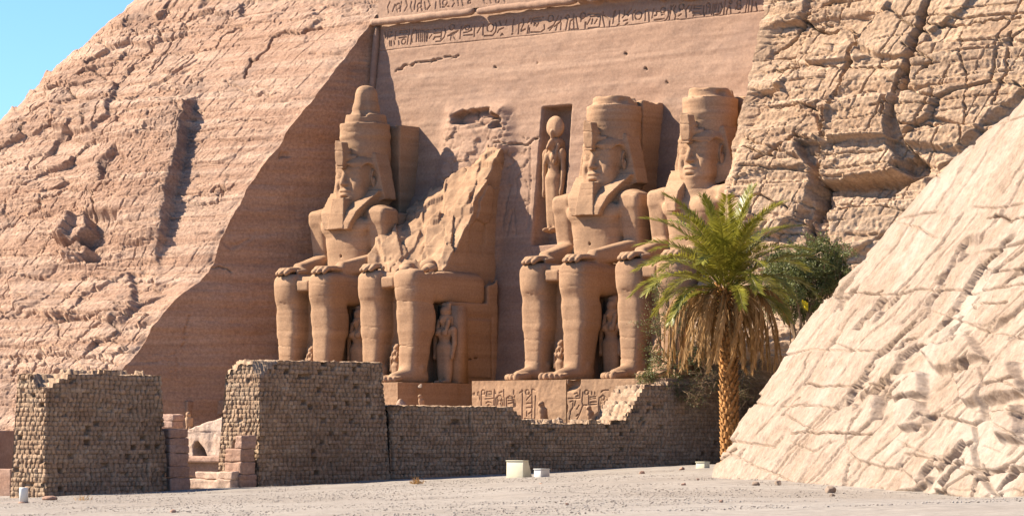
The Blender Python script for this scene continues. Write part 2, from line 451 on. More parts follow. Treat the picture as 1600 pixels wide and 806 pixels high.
# ---- generic fractured rock relief (metres outwards) over along-bedding a and up-slope b
def rock(a, b, seed=0, shear=.25, blk=(3.4, 1.6), amp=1.0, ledge=.35, dash=.8, big=.62, crack=1.0, small=.6):
    a0, b0 = a, b
    a = a - shear * b
    wa = a + .7 * fbm(a * .16, b * .16, seed, 3) + .05 * fbm(a * .9, b * .9, seed + 2, 3)
    wb = b + .55 * fbm(a * .12, b * .12, seed + 5, 3) + .03 * fbm(a * .9, b * .9, seed + 8, 3)
    m = sstep(-.3, .3, fbm(a * .07, b * .07, seed + 3, 3))
    h, e, c = facets(wa / blk[0], wb / blk[1], seed)
    d = h * big * (.3 + .7 * m) - .36 * sstep(.085, .015, e) * (c > .42) * (.2 + .8 * m)
    h, e, c = facets(wa / 1.35 + 7, wb / .62, seed + 3)
    m2 = sstep(-.25, .25, fbm(a * .12 + 9, b * .12, seed + 4, 3))
    d += h * .24 * small * (.25 + .75 * m2) - .15 * sstep(.10, .02, e) * (c > .4) * m2
    h, e, c = facets(wa / .55 + 3, wb / .3, seed + 5)
    d += h * .07 * small
    q = wb / 2.3 + .5 * fbm(a * .05, b * .1, seed + 6, 2); fr = q - np.floor(q)
    d += ledge * (fr - 1.15 * sstep(.93, 1.0, fr)) * sstep(-.1, .3, fbm(a * .1, b * .3, seed + 7, 3))
    q = wb / .62; fr = q - np.floor(q)
    d += .13 * (fr - 1.1 * sstep(.88, 1.0, fr)) * sstep(-.1, .3, fbm(a * .2, b * .5, seed + 9, 3))
    # open bedding planes, slanting joints, short pick marks and pits
    d -= crack * (.34 * lines(b0 + .06 * a0, a0, 2.1, .085, seed + 20, -.05) + .26 * lines(b0 - .03 * a0, a0, .8, .055, seed + 23, .05))
    d -= crack * (.30 * lines(a0 - .42 * b0, b0, 2.9, .08, seed + 26, .08) + .2 * lines(a0 - .55 * b0, b0, 1.1, .05, seed + 29, .2))
    ra = (a0 * .87 - b0 * .5) / .36 + .6 * fbm(a0 * .3, b0 * .3, seed + 15, 2); rb = (a0 * .5 + b0 * .87) / 1.1
    f1, f2, c = worley(ra, rb, .95, seed + 9)
    d -= dash * .34 * (c > .70) * sstep(.20, .08, f1) * sstep(-.3, .2, fbm(a0 * .1, b0 * .1, seed + 16, 2))
    d += .25 * fbm(a * .08, b * .08, seed + 11, 3) + .035 * fbm(a * 1.4, b * 1.4, seed + 12, 4) + .04 * fbm(a * 4.5, b * 4.5, seed + 13, 2)
    return d * amp
def feats(px, py, polys, cracks):
    """raised or sunk patches and cracks whose outlines were read off the photograph, as metres of relief"""
    d = np.zeros(px.shape, np.float32)
    jx = px + 3.0 * fbm(px * .09, py * .09, 2, 3); jy = py + 3.0 * fbm(px * .09, py * .09, 8, 3)
    for off, soft, pts in polys:
        xs = [p[0] for p in pts]; ys = [p[1] for p in pts]
        m = (jx > min(xs) - 25) & (jx < max(xs) + 25) & (jy > min(ys) - 25) & (jy < max(ys) + 25)
        if m.any(): d[m] += off * sstep(soft, -soft, poly_sd(jx[m], jy[m], pts))
    for dep, wd, pts in cracks:
        xs = [p[0] for p in pts]; ys = [p[1] for p in pts]
        m = (jx > min(xs) - 20) & (jx < max(xs) + 20) & (jy > min(ys) - 20) & (jy < max(ys) + 20)
        if m.any(): d[m] -= dep * sstep(wd, wd * .35, seg_dist(jx[m], jy[m], pts))
    return d

# ---- left cliff
edge_px = [(600, 8), (583, 30), (480, 165), (390, 290), (345, 372), (325, 425), (262, 482), (190, 580), (140, 650)]
def flare(Zv): return np.interp(Zv, [0, 14, 20, 27], [.62, .58, .4, .12])
def on_reveal(px, py):
    """the left side of the recess splays outwards from the facade corner"""
    d = ray(px, py); t_ = 250.
    for _ in range(40):
        z_ = CAM[2] + t_ * d[2]; f_ = float(flare(z_)); c_ = XL - f_ * BAT * z_
        t_ = (c_ + f_ * CAM[1] - CAM[0]) / (d[0] - f_ * d[1])
    return CAM + t_ * d
ed = np.array([on_reveal(a, b) for a, b in edge_px])[::-1]        # rising Z
ez = np.concatenate([[-9.], ed[:, 2], [44.]]); ey = np.concatenate([[ed[0, 1] - 6], ed[:, 1], [ed[-1, 1] + 15]])
ex = np.concatenate([[ed[0, 0] - 3.], ed[:, 0], [XL]])
def YL(Zv): return np.interp(Zv, ez, ey)
def XE(Zv): return np.interp(Zv, ez, ex)
sil = np.array([(-230, 420), (0, 193), (33, 164), (74, 121), (130, 76), (160, 48), (216, 0), (300, -90), (420, -240)], float)
zz = np.concatenate([np.arange(-8.5, 30.5, .065), np.arange(30.5, 42, .3)])
AQ = .05
def silmin(x0):
    Xs = x0[:, None] - np.linspace(0, 26, 80)[None, :]
    Pq = np.stack([Xs, YL(zz)[:, None] + AQ * (x0[:, None] - Xs) ** 2, np.broadcast_to(zz[:, None], Xs.shape)], -1)
    u, v = project(Pq); k = u.argmin(1); i = np.arange(len(zz))
    return u[i, k], v[i, k]
lo_, hi_ = np.full(len(zz), -120.), np.full(len(zz), -17.)
for _ in range(30):
    md = (lo_ + hi_) / 2; u, v = silmin(md)
    tgt = np.interp(v, sil[::-1, 1][::1][np.argsort(sil[::-1, 1])], sil[::-1, 0][np.argsort(sil[::-1, 1])])
    big = u > tgt; hi_ = np.where(big, md, hi_); lo_ = np.where(big, lo_, md)
X0 = (lo_ + hi_) / 2
S = np.concatenate([np.arange(0, 38, .065), np.arange(38, 46, .2), np.arange(46, 90, .6)])
Sg, Zg = np.meshgrid(S, zz, indexing='ij')
Xg = XE(Zg) - Sg
Yg = YL(Zg) + AQ * np.maximum(X0[None, :] - Xg, 0) ** 2
Pb = np.stack([Xg, Yg, Zg], -1)
u, v = project(Pb)
slope_b = Zg * 1.38
dsp = rock(Xg, slope_b, 1, .35, big=.46, small=.3)
step_x = np.interp(v, [120, 165, 240, 340, 440, 520], [318, 308, 292, 268, 244, 232]) + 5 * fbm(v * .04, v * 0, 3, 3)
dress = sstep(-6, 10, u - step_x + 14 * fbm(Xg * .15, Zg * .15, 4)) * sstep(640, 380, v + 60 * fbm(Xg * .1, Zg * .1, 9)) * sstep(20, 70, v)
dsp *= 1 - .68 * dress
dsp -= .22 * dress * (lines(slope_b + .05 * Xg, Xg, 1.9, .09, 61, .05) + .6 * lines(Xg - .45 * slope_b, slope_b, 2.4, .06, 64, .25))
dsp += 1.15 * sstep(2.5, -2.5, u - step_x) * sstep(step_x - 190, step_x - 60, u) * sstep(150, 180, v) * sstep(440, 330, v)
polysL = [
    (-.7, 4, [(160, 262), (188, 238), (205, 262), (198, 284), (166, 296)]),
    (-.8, 4, [(126, 358), (140, 342), (196, 350), (190, 400), (152, 416), (108, 404)]),
    (1.5, 4, [(96, 372), (110, 352), (148, 354), (152, 372), (130, 388), (98, 392)]),
    (1.3, 4, [(104, 402), (128, 390), (150, 400), (138, 416), (110, 420)]),
    (.5, 4, [(20, 430), (100, 412), (210, 432), (215, 480), (190, 506), (120, 494), (70, 500), (22, 486)]),
    (.5, 3, [(70, 140), (100, 122), (180, 130), (176, 190), (150, 214), (90, 206)]),
]
cracksL = [
    (.8, 2.4, [(383, 122), (392, 97), (408, 90), (424, 74), (428, 60), (446, 52), (472, 54), (486, 46), (502, 44)]),
    (.4, 1.6, [(376, 40), (346, 60), (337, 76), (300, 80), (272, 80)]),
    (.4, 1.4, [(280, 30), (250, 50), (228, 80), (190, 118), (170, 160), (150, 205)]),
    (.6, 1.8, [(70, 312), (110, 302), (150, 308), (190, 300)]), (.6, 1.8, [(150, 306), (158, 330), (152, 350)]),
    (.5, 1.8, [(284, 318), (310, 322), (340, 318), (350, 300), (366, 290)]), (.6, 2, [(330, 300), (345, 290), (352, 296), (340, 304)]),
    (.5, 1.6, [(10, 500), (60, 496), (120, 500), (200, 492)]), (.5, 1.6, [(0, 556), (60, 556), (150, 560), (185, 570)]),
    (.5, 1.6, [(240, 440), (200, 452), (150, 444), (90, 448), (20, 440)]), (.4, 1.5, [(64, 562), (58, 580), (30, 584)]),
    (.5, 2, [(16, 584), (26, 560), (42, 558)]), (.4, 1.4, [(300, 20), (262, 66), (230, 110)]), (.4, 1.4, [(60, 330), (20, 352), (0, 360)]),
    (.35, 1.3, [(345, 190), (380, 186), (420, 192)]), (.35, 1.3, [(352, 130), (400, 150), (440, 146)]),
]
dsp += feats(u, v, polysL, cracksL)
nrm = np.array([0, -.72, .69])
Pb = Pb + dsp[..., None] * nrm * sstep(-.2, 1.2, Sg)[..., None] + np.stack([0 * dsp, -.25 * fbm(Zg * .9, Sg * .9, 3) * sstep(1.2, 0, Sg), 0 * dsp], -1)
cliffL = grid_mesh('cliff', Pb, M_CLIFF, flip=True, smooth=False); tag(cliffL, kind='structure')
edgeL = Pb[0].copy()

# ---- right cliff: steeper, split by deep upright joints
zr = np.concatenate([np.arange(-8, 30, .062), np.arange(30, 38, .3)])
sr = np.concatenate([np.arange(0, 26, .062), np.arange(26, 34, .2), np.arange(34, 90, .8)])
Sg, Zg = np.meshgrid(sr, zr, indexing='ij')
Xg = XR + Sg
Yg = .6 - .37 * (27 - Zg) + .05 * Sg
Pb = np.stack([Xg, Yg, Zg], -1); u, v = project(Pb)
dsp = rock(Xg, Zg * 1.06, 21, .05, (6.0, 2.7), 1.0, .40, .15, .55, 1.1, .5)
Yg = Yg + 7 * sstep(2.5, -1.5, Zg) * sstep(36, 28, Xg)
polysR = [
    (.8, 4, [(1215, 140), (1330, 50), (1352, 66), (1330, 120), (1300, 215), (1285, 270), (1262, 330), (1222, 372), (1150, 360), (1140, 260), (1180, 200)]),
    (.9, 3, [(1348, 60), (1420, -10), (1462, -10), (1440, 60), (1424, 110), (1400, 190), (1396, 230), (1416, 272), (1340, 286), (1282, 288), (1288, 230), (1310, 160), (1338, 110)]),
    (-1.1, 3, [(1252, 225), (1288, 226), (1284, 286), (1410, 280), (1440, 262), (1450, 275), (1395, 312), (1305, 306), (1302, 340), (1300, 392), (1262, 400), (1276, 330), (1272, 270)]),
    (.5, 4, [(1305, 304), (1392, 300), (1450, 280), (1462, 316), (1400, 370), (1372, 396), (1304, 392)]),
    (.6, 4, [(1460, -10), (1640, -10), (1640, 120), (1540, 200), (1510, 236), (1420, 230), (1410, 180), (1430, 120), (1448, 60)]),
    (-1.0, 3, [(1398, 262), (1424, 242), (1442, 250), (1448, 268), (1420, 276)]),
]
cracksR = [
    (2.0, 3.8, [(1352, 60), (1332, 112), (1304, 190), (1290, 240), (1282, 290), (1270, 340), (1262, 392)]),
    (2.0, 3.4, [(1466, -8), (1448, 50), (1436, 90), (1412, 130), (1398, 172), (1394, 190)]),
    (.9, 2, [(1255, 30), (1290, 52), (1330, 46), (1345, 62)]), (.8, 2.2, [(1205, 78), (1240, 60), (1262, 26), (1300, 4)]),
    (.7, 1.8, [(1212, 110), (1262, 106), (1320, 112)]), (.7, 1.8, [(1220, 172), (1262, 168), (1296, 182)]),
    (.8, 2, [(1188, 258), (1220, 246), (1250, 218), (1284, 224)]), (.7, 2, [(1140, 232), (1180, 240), (1220, 250)]),
    (.7, 2, [(1460, 44), (1500, 50), (1560, 38), (1600, 36)]), (.6, 2, [(1418, 200), (1470, 202), (1512, 200)]), (.5, 1.6, [(1512, 60), (1520, 140), (1510, 230)]),
    (.6, 1.8, [(1590, 60), (1580, 120), (1560, 170)]), (.6, 2, [(1420, 228), (1440, 262), (1446, 276)]), (.5, 1.6, [(1340, 112), (1400, 116)]), (.5, 1.6, [(1420, 78), (1470, 104), (1440, 130)]),
    (.5, 1.6, [(1312, 330), (1352, 326), (1394, 330), (1398, 300)]), (.6, 1.8, [(1150, 318), (1200, 312), (1240, 330)]), (.5, 1.6, [(1180, 340), (1210, 352), (1204, 372)]),
]
dsp += feats(u, v, polysR, cracksR)
Pb[..., 1] = Yg
Pb = Pb + dsp[..., None] * np.array([0, -.94, .34]) * (.25 + .75 * sstep(0, 1.5, Sg))[..., None]
Pb[..., 0] += .45 * fbm(Zg * .7, Yg * .2, 9, 4) * sstep(1.5, 0, Sg)
cliffR = grid_mesh('cliff', Pb, M_CLIFF2, smooth=False); tag(cliffR, kind='structure')
# the hidden right side of the recess and the hill top above the facade
edgeR = Pb[0]
k = np.linspace(0, 1, 12)[:, None, None]
far_ = np.stack([np.full(len(zr), XR + .5), np.maximum(BAT * zr + .8, edgeR[:, 1] + .2), zr], -1)
tag(grid_mesh('cliff', edgeR[None] * (1 - k) + far_[None] * k, M_REVEAL, flip=True), kind='structure')
hx = np.arange(-14, 75, 1.5); hz = np.arange(0, 26, 1.5)
HX, HZ = np.meshgrid(hx, hz, indexing="ij")
Pt = np.stack([HX, 4.2 + 2.2 * HZ, 31 + HZ - np.maximum(np.abs(HX - 3) - 24, 0) * .2], -1) + .8 * fbm(HX * .2, HZ * .2)[..., None] * np.array([0, -.4, .9])
Pt[:, 0] = np.stack([hx, 0 * hx + 4.0, 0 * hx + 30.2], -1)
tag(grid_mesh('hill', Pt, M_CLIFF), kind='structure')

# ---- left side of the recess: a dressed plane from the cliff's edge back to the facade corner
nu = 110
U = np.linspace(0, 1, nu)[:, None, None]
corner = np.stack([np.full(len(zz), XL), BAT * zz + .5, zz], -1)
Pr = edgeL[None] * (1 - U) + corner[None] * U
keep = (corner[:, 1] > edgeL[:, 1] + .3) & (zz < 31)
Pr = Pr[:, keep]
u, v = project(Pr)
q = .14 * fbm(Pr[..., 1] * .5, Pr[..., 2] * .5, 3, 5) + .05 * fbm(Pr[..., 1] * .6, Pr[..., 2] * 3.5, 5, 3)
q += feats(u, v, [(-.35, 2, [(436, 240), (452, 240), (454, 248), (438, 248)]), (-.25, 4, [(345, 372), (372, 380), (392, 372), (360, 392)])],
           [(.25, 1.5, [(288, 545), (290, 515), (298, 492)]), (.12, 1.2, [(215, 556), (276, 552), (276, 590)]), (.12, 1.2, [(222, 566), (268, 562), (268, 600)]), (.5, 2, [(330, 418), (350, 420), (362, 424)])])
Pr[..., 0] += q * np.sin(np.pi * np.clip(U[..., 0], 0, 1)) ** .4
tag(grid_mesh('cliff', Pr, M_REVEAL, flip=True), kind='structure')

# ---- temple facade
facade = thing('temple_facade', 'dressed rock temple front with hieroglyph band, roll moulding and tall niche behind the colossi', 'temple facade', (3, 0, 0))
def Ploc(Pq): return Pq - np.array([3., 0, 0])
GX, GZ = np.meshgrid(np.arange(XL, XR + .6, .1), np.arange(-7, 31.3, .1), indexing='ij')
GP = np.stack([GX, BAT * GZ, GZ], -1); u, v = project(GP)
lowf = .07 * fbm(GX * .25, GZ * .25, 1, 3)
out = lowf + .035 * fbm(GX * .9, GZ * 1.6, 2, 4) + .02 * fbm(GX * .3, GZ * 4, 7, 3)
def zcap(X0_, X1_, Z0_, Z1_, e=.06): return sstep(X0_ - e, X0_ + e, GX) * sstep(X1_ + e, X1_ - e, GX) * sstep(Z0_ - e, Z0_ + e, GZ) * sstep(Z1_ + e, Z1_ - e, GZ)
nz = [fac(848, 170), fac(893, 170)]
NX0, NX1, NZ1 = nz[0][0], nz[1][0], nz[0][1] + .05
out -= 1.6 * zcap(NX0, NX1, 9.9, NZ1)
out -= 3.0 * zcap(1.4, 4.0, -2.6, 4.2)
rough = sstep(16, -14, poly_sd(u, v, [(705, 176), (790, 168), (796, 212), (800, 226), (784, 246), (770, 400), (560, 430), (610, 330), (690, 300), (696, 240)]))
out += rough * (.55 + .35 * rock(GX, GZ, 31, -.6, (1.6, 1.1), 1.0))
out += feats(u, v, [(-1.0, 2, [(712, 180), (726, 174), (744, 172), (741, 192), (728, 198), (712, 196)]), (-.9, 2, [(742, 174), (758, 170), (770, 170), (766, 196), (752, 200), (741, 192)]),
                    (-1.0, 2, [(766, 184), (776, 178), (789, 186), (786, 200), (772, 200)]),
                    (.9, 2, [(888, -120), (908, 2), (932, 7), (946, 2), (962, 4), (976, -2), (1030, -5), (1038, 6), (1046, -6), (1072, 1), (1098, 1), (1108, -8), (1200, -20), (1200, -120)])],
             [(.3, 1.5, [(616, 110), (628, 106), (652, 97), (656, 99), (690, 92), (716, 87)]), (.35, 1.6, [(778, 221), (796, 225), (822, 226), (842, 216)]),
              (.5, 2.0, [(775, 106), (776, 107)]), (.5, 1.8, [(802, 104), (803, 104)]), (.5, 2.2, [(976, 84), (978, 87)]), (.4, 1.6, [(1008, 108), (1009, 109)]), (.4, 1.6, [(838, 98), (839, 99)]), (.3, 1.6, [(1040, 125), (1041, 127)])])
# line reliefs left of the niche
c8 = lambda pts: [(780 + a / 3.667, 160 + b / 3.664) for a, b in pts]
for pl in ([(62, 276), (46, 300), (80, 350), (40, 374)], [(82, 290), (58, 310), (88, 346)], [(100, 366), (132, 380), (162, 330), (150, 372)], [(128, 400), (96, 440), (96, 545)], [(62, 480), (40, 570), (20, 705)],
           [(176, 250), (176, 430)], [(182, 420), (160, 720)], [(135, 200), (150, 222), (165, 205), (185, 226), (200, 208)], [(110, 290), (140, 300), (150, 270)], [(150, 450), (168, 500)], [(140, 560), (165, 580), (140, 600)], [(70, 620), (40, 760)], [(80, 615), (92, 760)]):
    m = (u > 776) & (u < 846) & (v > 205) & (v < 380)
    out[m] -= .11 * sstep(1.3, .5, seg_dist(u[m], v[m], c8(pl)))
# hieroglyph band region is sunk here; the band itself is a finer part
bz = [fac(608, 74.7), fac(760, 60), fac(920, 47.6), fac(1050, 36.2), fac(1180, 26.5)]
BZ0 = float(np.mean([b[1] for b in bz])); BZ1 = BZ0 + 1.55
out -= .35 * zcap(XL + .4, XR + 1, BZ0 + .1, BZ1 - .1, .04)
Pf = GP.copy(); Pf[..., 1] -= out
grid_mesh('facade_wall', Ploc(Pf), M_FACADE, facade, flip=False)
print('band z', [round(b[1], 2) for b in bz], 'niche', NX0, NX1, NZ1, 'X0 sil', X0[::60].round(1))

def glyph_panel(name, P0, ux, uz, nrm_, su, sv, h, strokes, mat, parent, depth=.1, wid=.045, base=None, local=None, holes=None):
    """flat panel with incised strokes: strokes are polylines or ('o', x, z, r[, filled]) in panel metres"""
    A, B = np.meshgrid(np.arange(0, su + h * .5, h), np.arange(0, sv + h * .5, h), indexing='ij')
    dep = np.zeros(A.shape, np.float32)
    for s in strokes:
        if s[0] == 'o':
            _, x, z, r = s[:4]; dd = np.abs(np.hypot(A - x, B - z) - r)
            dep = np.maximum(dep, sstep(wid, wid * .4, dd))
        elif s[0] == 'f':
            dep = np.maximum(dep, sstep(.02, -.04, poly_sd(A, B, s[1])))
        else:
            xs = [p[0] for p in s]; zs = [p[1] for p in s]
            m = (A > min(xs) - .2) & (A < max(xs) + .2) & (B > min(zs) - .2) & (B < max(zs) + .2)
            if m.any(): dep[m] = np.maximum(dep[m], sstep(wid, wid * .4, seg_dist(A[m], B[m], s)))
    o = -depth * dep
    Pq = np.array(P0)[None, None] + A[..., None] * np.array(ux) + B[..., None] * np.array(uz)
    o += (base(Pq) if base else 0) + .012 * fbm(A * 4, B * 4, 3, 3)
    Pq = Pq + o[..., None] * np.array(nrm_)
    if local is not None: Pq = Pq - local
    return grid_mesh(name, Pq, mat, parent)
ST = []
def addst(x0, y0, sx, sy, lst, dest, conv):
    for s in lst:
        if s[0] == 'o':
            c = conv(x0 + s[1] * sx, y0 + s[2] * sy); r = conv(x0 + (s[1] + s[3]) * sx, y0 + s[2] * sy); r2 = conv(x0 + s[1] * sx, y0 + (s[2] + s[3]) * sy)
            dest.append(('o', c[0], c[1], .5 * (abs(r[0] - c[0]) + abs(r2[1] - c[1]))))
        else: dest.append([conv(x0 + a * sx, y0 + b * sy) for a, b in s])
cv = lambda a, b: (fac(a, b)[0] - (XL + .35), (fac(a, b)[1] - BZ0) * math.hypot(1, BAT))
b1 = [[(100, 280), (110, 375)], [(150, 265), (140, 390)], [(170, 350), (185, 325), (215, 330)], [(190, 275), (205, 285)], [(268, 270), (258, 400)], [(175, 420), (180, 490)], [(200, 420), (205, 490)], [(238, 420), (250, 470)],
      [(320, 300), (330, 268), (430, 262), (435, 300), (325, 300)], [(315, 375), (425, 362)], [(472, 240), (440, 470)], [(310, 420), (315, 475)], ('o', 385, 430, 34), [(490, 465), (510, 330), (530, 245)],
      [(515, 440), (500, 350), (560, 245)], [(570, 260), (580, 300), (572, 430)], [(600, 255), (612, 430)], [(630, 255), (640, 430)], [(660, 300), (665, 430)], [(690, 260), (695, 430)], [(715, 260), (720, 425)], [(745, 250), (735, 425)], [(655, 265), (770, 262)], [(765, 385), (800, 330)],
      [(830, 245), (930, 238)], [(850, 270), (850, 245)], [(830, 310), (930, 300)], [(840, 365), (925, 358)], [(825, 400), (845, 370)], [(955, 225), (935, 395)], [(985, 230), (1005, 300), (985, 370), (930, 425), (860, 430)],
      ('o', 1095, 215, 38), [(1040, 350), (1100, 310), (1190, 270)], [(1040, 345), (1110, 330), (1170, 290)], [(1090, 340), (1080, 410)], [(1110, 335), (1150, 405)], [(1235, 200), (1220, 390)], [(1250, 260), (1290, 195)], ('o', 1325, 225, 32),
      [(1270, 300), (1330, 290), (1390, 260), (1380, 240)], [(1270, 340), (1400, 330)], [(1430, 200), (1425, 355)], [(1470, 300), (1530, 200)], [(1560, 175), (1550, 335)]]
b2 = [[(48, 270), (42, 425)], ('o', 150, 320, 52), [(215, 240), (240, 300), (225, 380), (180, 435), (60, 440)], [(280, 210), (305, 285)], [(385, 200), (370, 260)], [(255, 390), (280, 345), (345, 320)], [(305, 430), (320, 405), (335, 425)], [(495, 190), (480, 290)], [(480, 300), (480, 380)], [(465, 415), (480, 405)],
      [(560, 410), (570, 270), (600, 240)], [(600, 370), (660, 340)], [(630, 180), (640, 260), (600, 350)], [(700, 250), (740, 180)], [(690, 400), (710, 290)], [(715, 400), (725, 320)], [(750, 260), (770, 180), (930, 160)], [(770, 210), (900, 200)], [(790, 290), (800, 240), (830, 300), (860, 250)], [(740, 385), (890, 380), (945, 340), (940, 280)],
      ('o', 1035, 180, 42), [(1000, 330), (1080, 280), (1150, 140)], [(1090, 300), (1180, 230), (1190, 150)], [(1110, 350), (1130, 280)], [(1180, 350), (1190, 250)], [(1020, 355), (1060, 310)], [(1250, 160), (1290, 200), (1260, 350)], ('o', 1285, 160, 26), [(1310, 350), (1330, 220), (1360, 200)], [(1375, 110), (1380, 345)], [(1330, 345), (1450, 340)], [(1410, 150), (1440, 340)], ('o', 1512, 140, 40), [(1485, 215), (1500, 180)], [(1545, 330), (1560, 240)]]
b3 = [('o', 110, 265, 48), [(85, 330), (80, 365)], [(200, 240), (410, 240)], [(240, 285), (400, 265), (410, 300), (385, 460), (210, 475)], [(190, 410), (240, 320)], [(265, 405), (275, 330)], [(310, 400), (350, 330)], [(150, 490), (155, 380)],
      [(455, 200), (440, 280), (475, 450)], [(460, 260), (560, 340), (555, 460)], [(640, 190), (605, 290)], [(610, 400), (630, 260), (655, 175)], [(720, 180), (715, 370)], [(680, 435), (715, 405)], [(770, 300), (800, 270), (810, 170)], [(840, 240), (920, 155)], [(850, 230), (870, 270)], [(790, 355), (860, 335)], [(820, 415), (860, 390)],
      ('o', 1040, 265, 62), [(950, 340), (945, 230), (990, 170)], [(1160, 180), (1155, 350)], [(1150, 190), (1190, 165)], [(1215, 210), (1225, 365)], [(1270, 310), (1300, 150)], [(1310, 270), (1350, 260), (1345, 200), (1390, 200)], ('o', 1450, 175, 44), [(1430, 255), (1480, 240)], [(1310, 345), (1475, 320)], [(1540, 180), (1550, 260), (1520, 330), (1480, 360)], [(1560, 360), (1590, 150)]]
b4 = [[(60, 180), (50, 260), (10, 330)], [(85, 90), (90, 170)], [(100, 110), (130, 80)], [(160, 90), (125, 165), (165, 250), (150, 320), (210, 310)], ('o', 250, 108, 42), [(210, 260), (250, 230)], [(365, 90), (320, 150), (330, 280)], [(410, 90), (380, 190)], [(440, 130), (445, 95), (560, 88)], [(440, 135), (550, 130)], [(430, 195), (530, 185)], [(430, 215), (540, 210)], [(435, 260), (445, 240), (550, 235)], [(590, 90), (585, 190), (605, 255)],
      ('o', 660, 80, 28), [(640, 120), (625, 210)], [(700, 80), (680, 190)], [(740, 70), (715, 235)], [(770, 65), (745, 240)], [(800, 50), (775, 180)], [(830, 60), (820, 180)], [(860, 50), (885, 130), (850, 215), (760, 250)], [(930, 10), (905, 255)], [(950, 250), (955, 180), (990, 90), (1020, 150), (1020, 240), (950, 245)], ('o', 1015, 35, 22), ('o', 1145, 35, 34), ('o', 1145, 115, 36), [(1095, 150), (1120, 80)], [(1140, 215), (1165, 200)], [(1280, 0), (1250, 225)], [(1310, 0), (1300, 215)], [(1360, 0), (1345, 220)], [(1410, 40), (1440, 190)]]
addst(590, 20, 170 / 1600, 70 / 659, b1, ST, cv); addst(750, 10, 170 / 1600, 70 / 659, b2, ST, cv); addst(900, 0, 150 / 1600, 70 / 747, b3, ST, cv); addst(1040, 0, .1, .1, b4, ST, cv)
sv = (BZ1 - BZ0) * math.hypot(1, BAT); W_ = XR + .3 - (XL + .35)
ST += [[(0, .02), (W_, .02)], [(0, -.06), (W_, -.06)]]
nf = np.array([0, -1, BAT]) / math.hypot(1, BAT); uzf = np.array([0, BAT, 1]) / math.hypot(1, BAT)
glyph_panel('hieroglyph_band', [XL + .35, BAT * BZ0, BZ0], [1, 0, 0], uzf, nf, W_, sv, .035, ST, M_FACADE, facade, .12, .06,
            base=lambda q: .07 * fbm(q[..., 0] * .25, q[..., 2] * .25, 1, 3) + .01, local=np.array([3., 0, 0]))
# upper cartouche frieze, sitting on the roll
RZ = np.mean([fac(610, 31)[1], fac(700, 24.5)[1], fac(850, 11.5)[1]])
UZ0 = RZ + .3
cu = lambda a, b: (fac(a, b)[0] - (XL + .35), (fac(a, b)[1] - UZ0) * math.hypot(1, BAT))
SU = []
addst(590, 0, .2, .2, [[(110, 20), (92, 60), (100, 105)], [(130, 95), (150, 40), (170, 100)], ('o', 175, 55, 18), [(200, 20), (190, 95)], [(235, 10), (245, 50), (225, 90)], [(280, 20), (270, 60), (285, 95)], [(310, 10), (300, 80)], ('o', 340, 50, 16), [(330, 70), (325, 95)], [(355, 10), (360, 90)], [(380, 20), (390, 80)], [(410, 10), (425, 45), (400, 80)],
                       [(470, 20), (465, 75)], [(500, 0), (505, 65)], ('o', 540, 25, 20), [(520, 60), (570, 55)], [(600, 0), (615, 30), (595, 60)], [(640, 0), (645, 50)], [(670, 0), (680, 50)], ('o', 730, 22, 12), [(840, 0), (850, 30), (870, 40)], [(890, 0), (900, 30)], ('o', 950, 10, 16), [(1000, 0), (1010, 25)]], SU, cu)
glyph_panel('cartouche_frieze', [XL + .35, BAT * UZ0 - .18, UZ0], [1, 0, 0], uzf, nf, 17.0, 3.2, .05, SU, M_FACADE, facade, .10, .06, local=np.array([3., 0, 0]))
# roll moulding in two lengths, and the upright one in the corner
def roll(a, b, r, seed, name):
    A = np.array(a); B = np.array(b); n = 120; k_ = np.linspace(0, 1, n)
    pts = A + (B - A) * k_[:, None]
    rr = r * (1 + .10 * fbm(k_ * 14, seed, 0, 3)); rr[:2] *= .8; rr[-3:] *= np.array([.9, .8, .55])
    pts[:, 2] += .03 * fbm(k_ * 9, seed + 5, 0, 3)
    mb = MB(); mb.tube(pts - np.array([3., 0, 0]), rr, 18); return mb.build(name, M_FACADE, facade, True)
x1 = fac(747, 25)[0]; x2 = fac(754, 25)[0]; x3 = fac(908, 12)[0]
roll([XL + .05, BAT * RZ - .5, RZ], [x1, BAT * RZ - .5, RZ], .28, 1, 'roll_moulding')
roll([x2, BAT * RZ - .5, RZ], [x3, BAT * RZ - .5, RZ], .28, 4, 'roll_moulding')
roll([XL + .25, BAT * RZ - .15, RZ - .3], [XL + .25, -.9, -7], .26, 8, 'corner_moulding')

# ---- pale rock slope in the right foreground: a plane seen by six depths, rounded off along its left crest
fit = np.array([(1113, 745, 165), (1340, 776, 141), (1600, 784, 129), (1600, 150, 147), (1300, 455, 163), (1440, 300, 158)], float)
C3 = np.linalg.lstsq(np.stack([np.ones(6), fit[:, 0] - 800, fit[:, 1] - 403], 1), 1 / fit[:, 2], rcond=None)[0]
crest = np.array([(-10, 1860), (60, 1730), (150, 1600), (180, 1572), (215, 1530), (262, 1478), (300, 1440), (352, 1392), (400, 1350), (440, 1312), (458, 1300), (492, 1268), (530, 1245), (566, 1222), (600, 1200), (640, 1170), (668, 1152), (690, 1138), (716, 1124), (745, 1110), (800, 1096)], float)
pv = np.arange(10, 800, 1.3); wv = np.concatenate([[-1.0], np.arange(0, 40, 1.0), np.arange(40, 540, 1.35), np.arange(540, 900, 12)])
Wg, Vg = np.meshgrid(wv, pv, indexing='ij')
cr = np.interp(Vg, crest[:, 0], crest[:, 1]) + 3.5 * fbm(Vg * .035, 0 * Vg, 3, 4)
Ug = cr + np.maximum(Wg, 0)
tt = 1 / (C3[0] + C3[1] * (Ug - 800) + C3[2] * (Vg - 403))
RR = 55.0
tt = tt + 3.2 * (1 - np.sqrt(1 - np.clip((RR - Wg) / RR, 0, 1) ** 2))
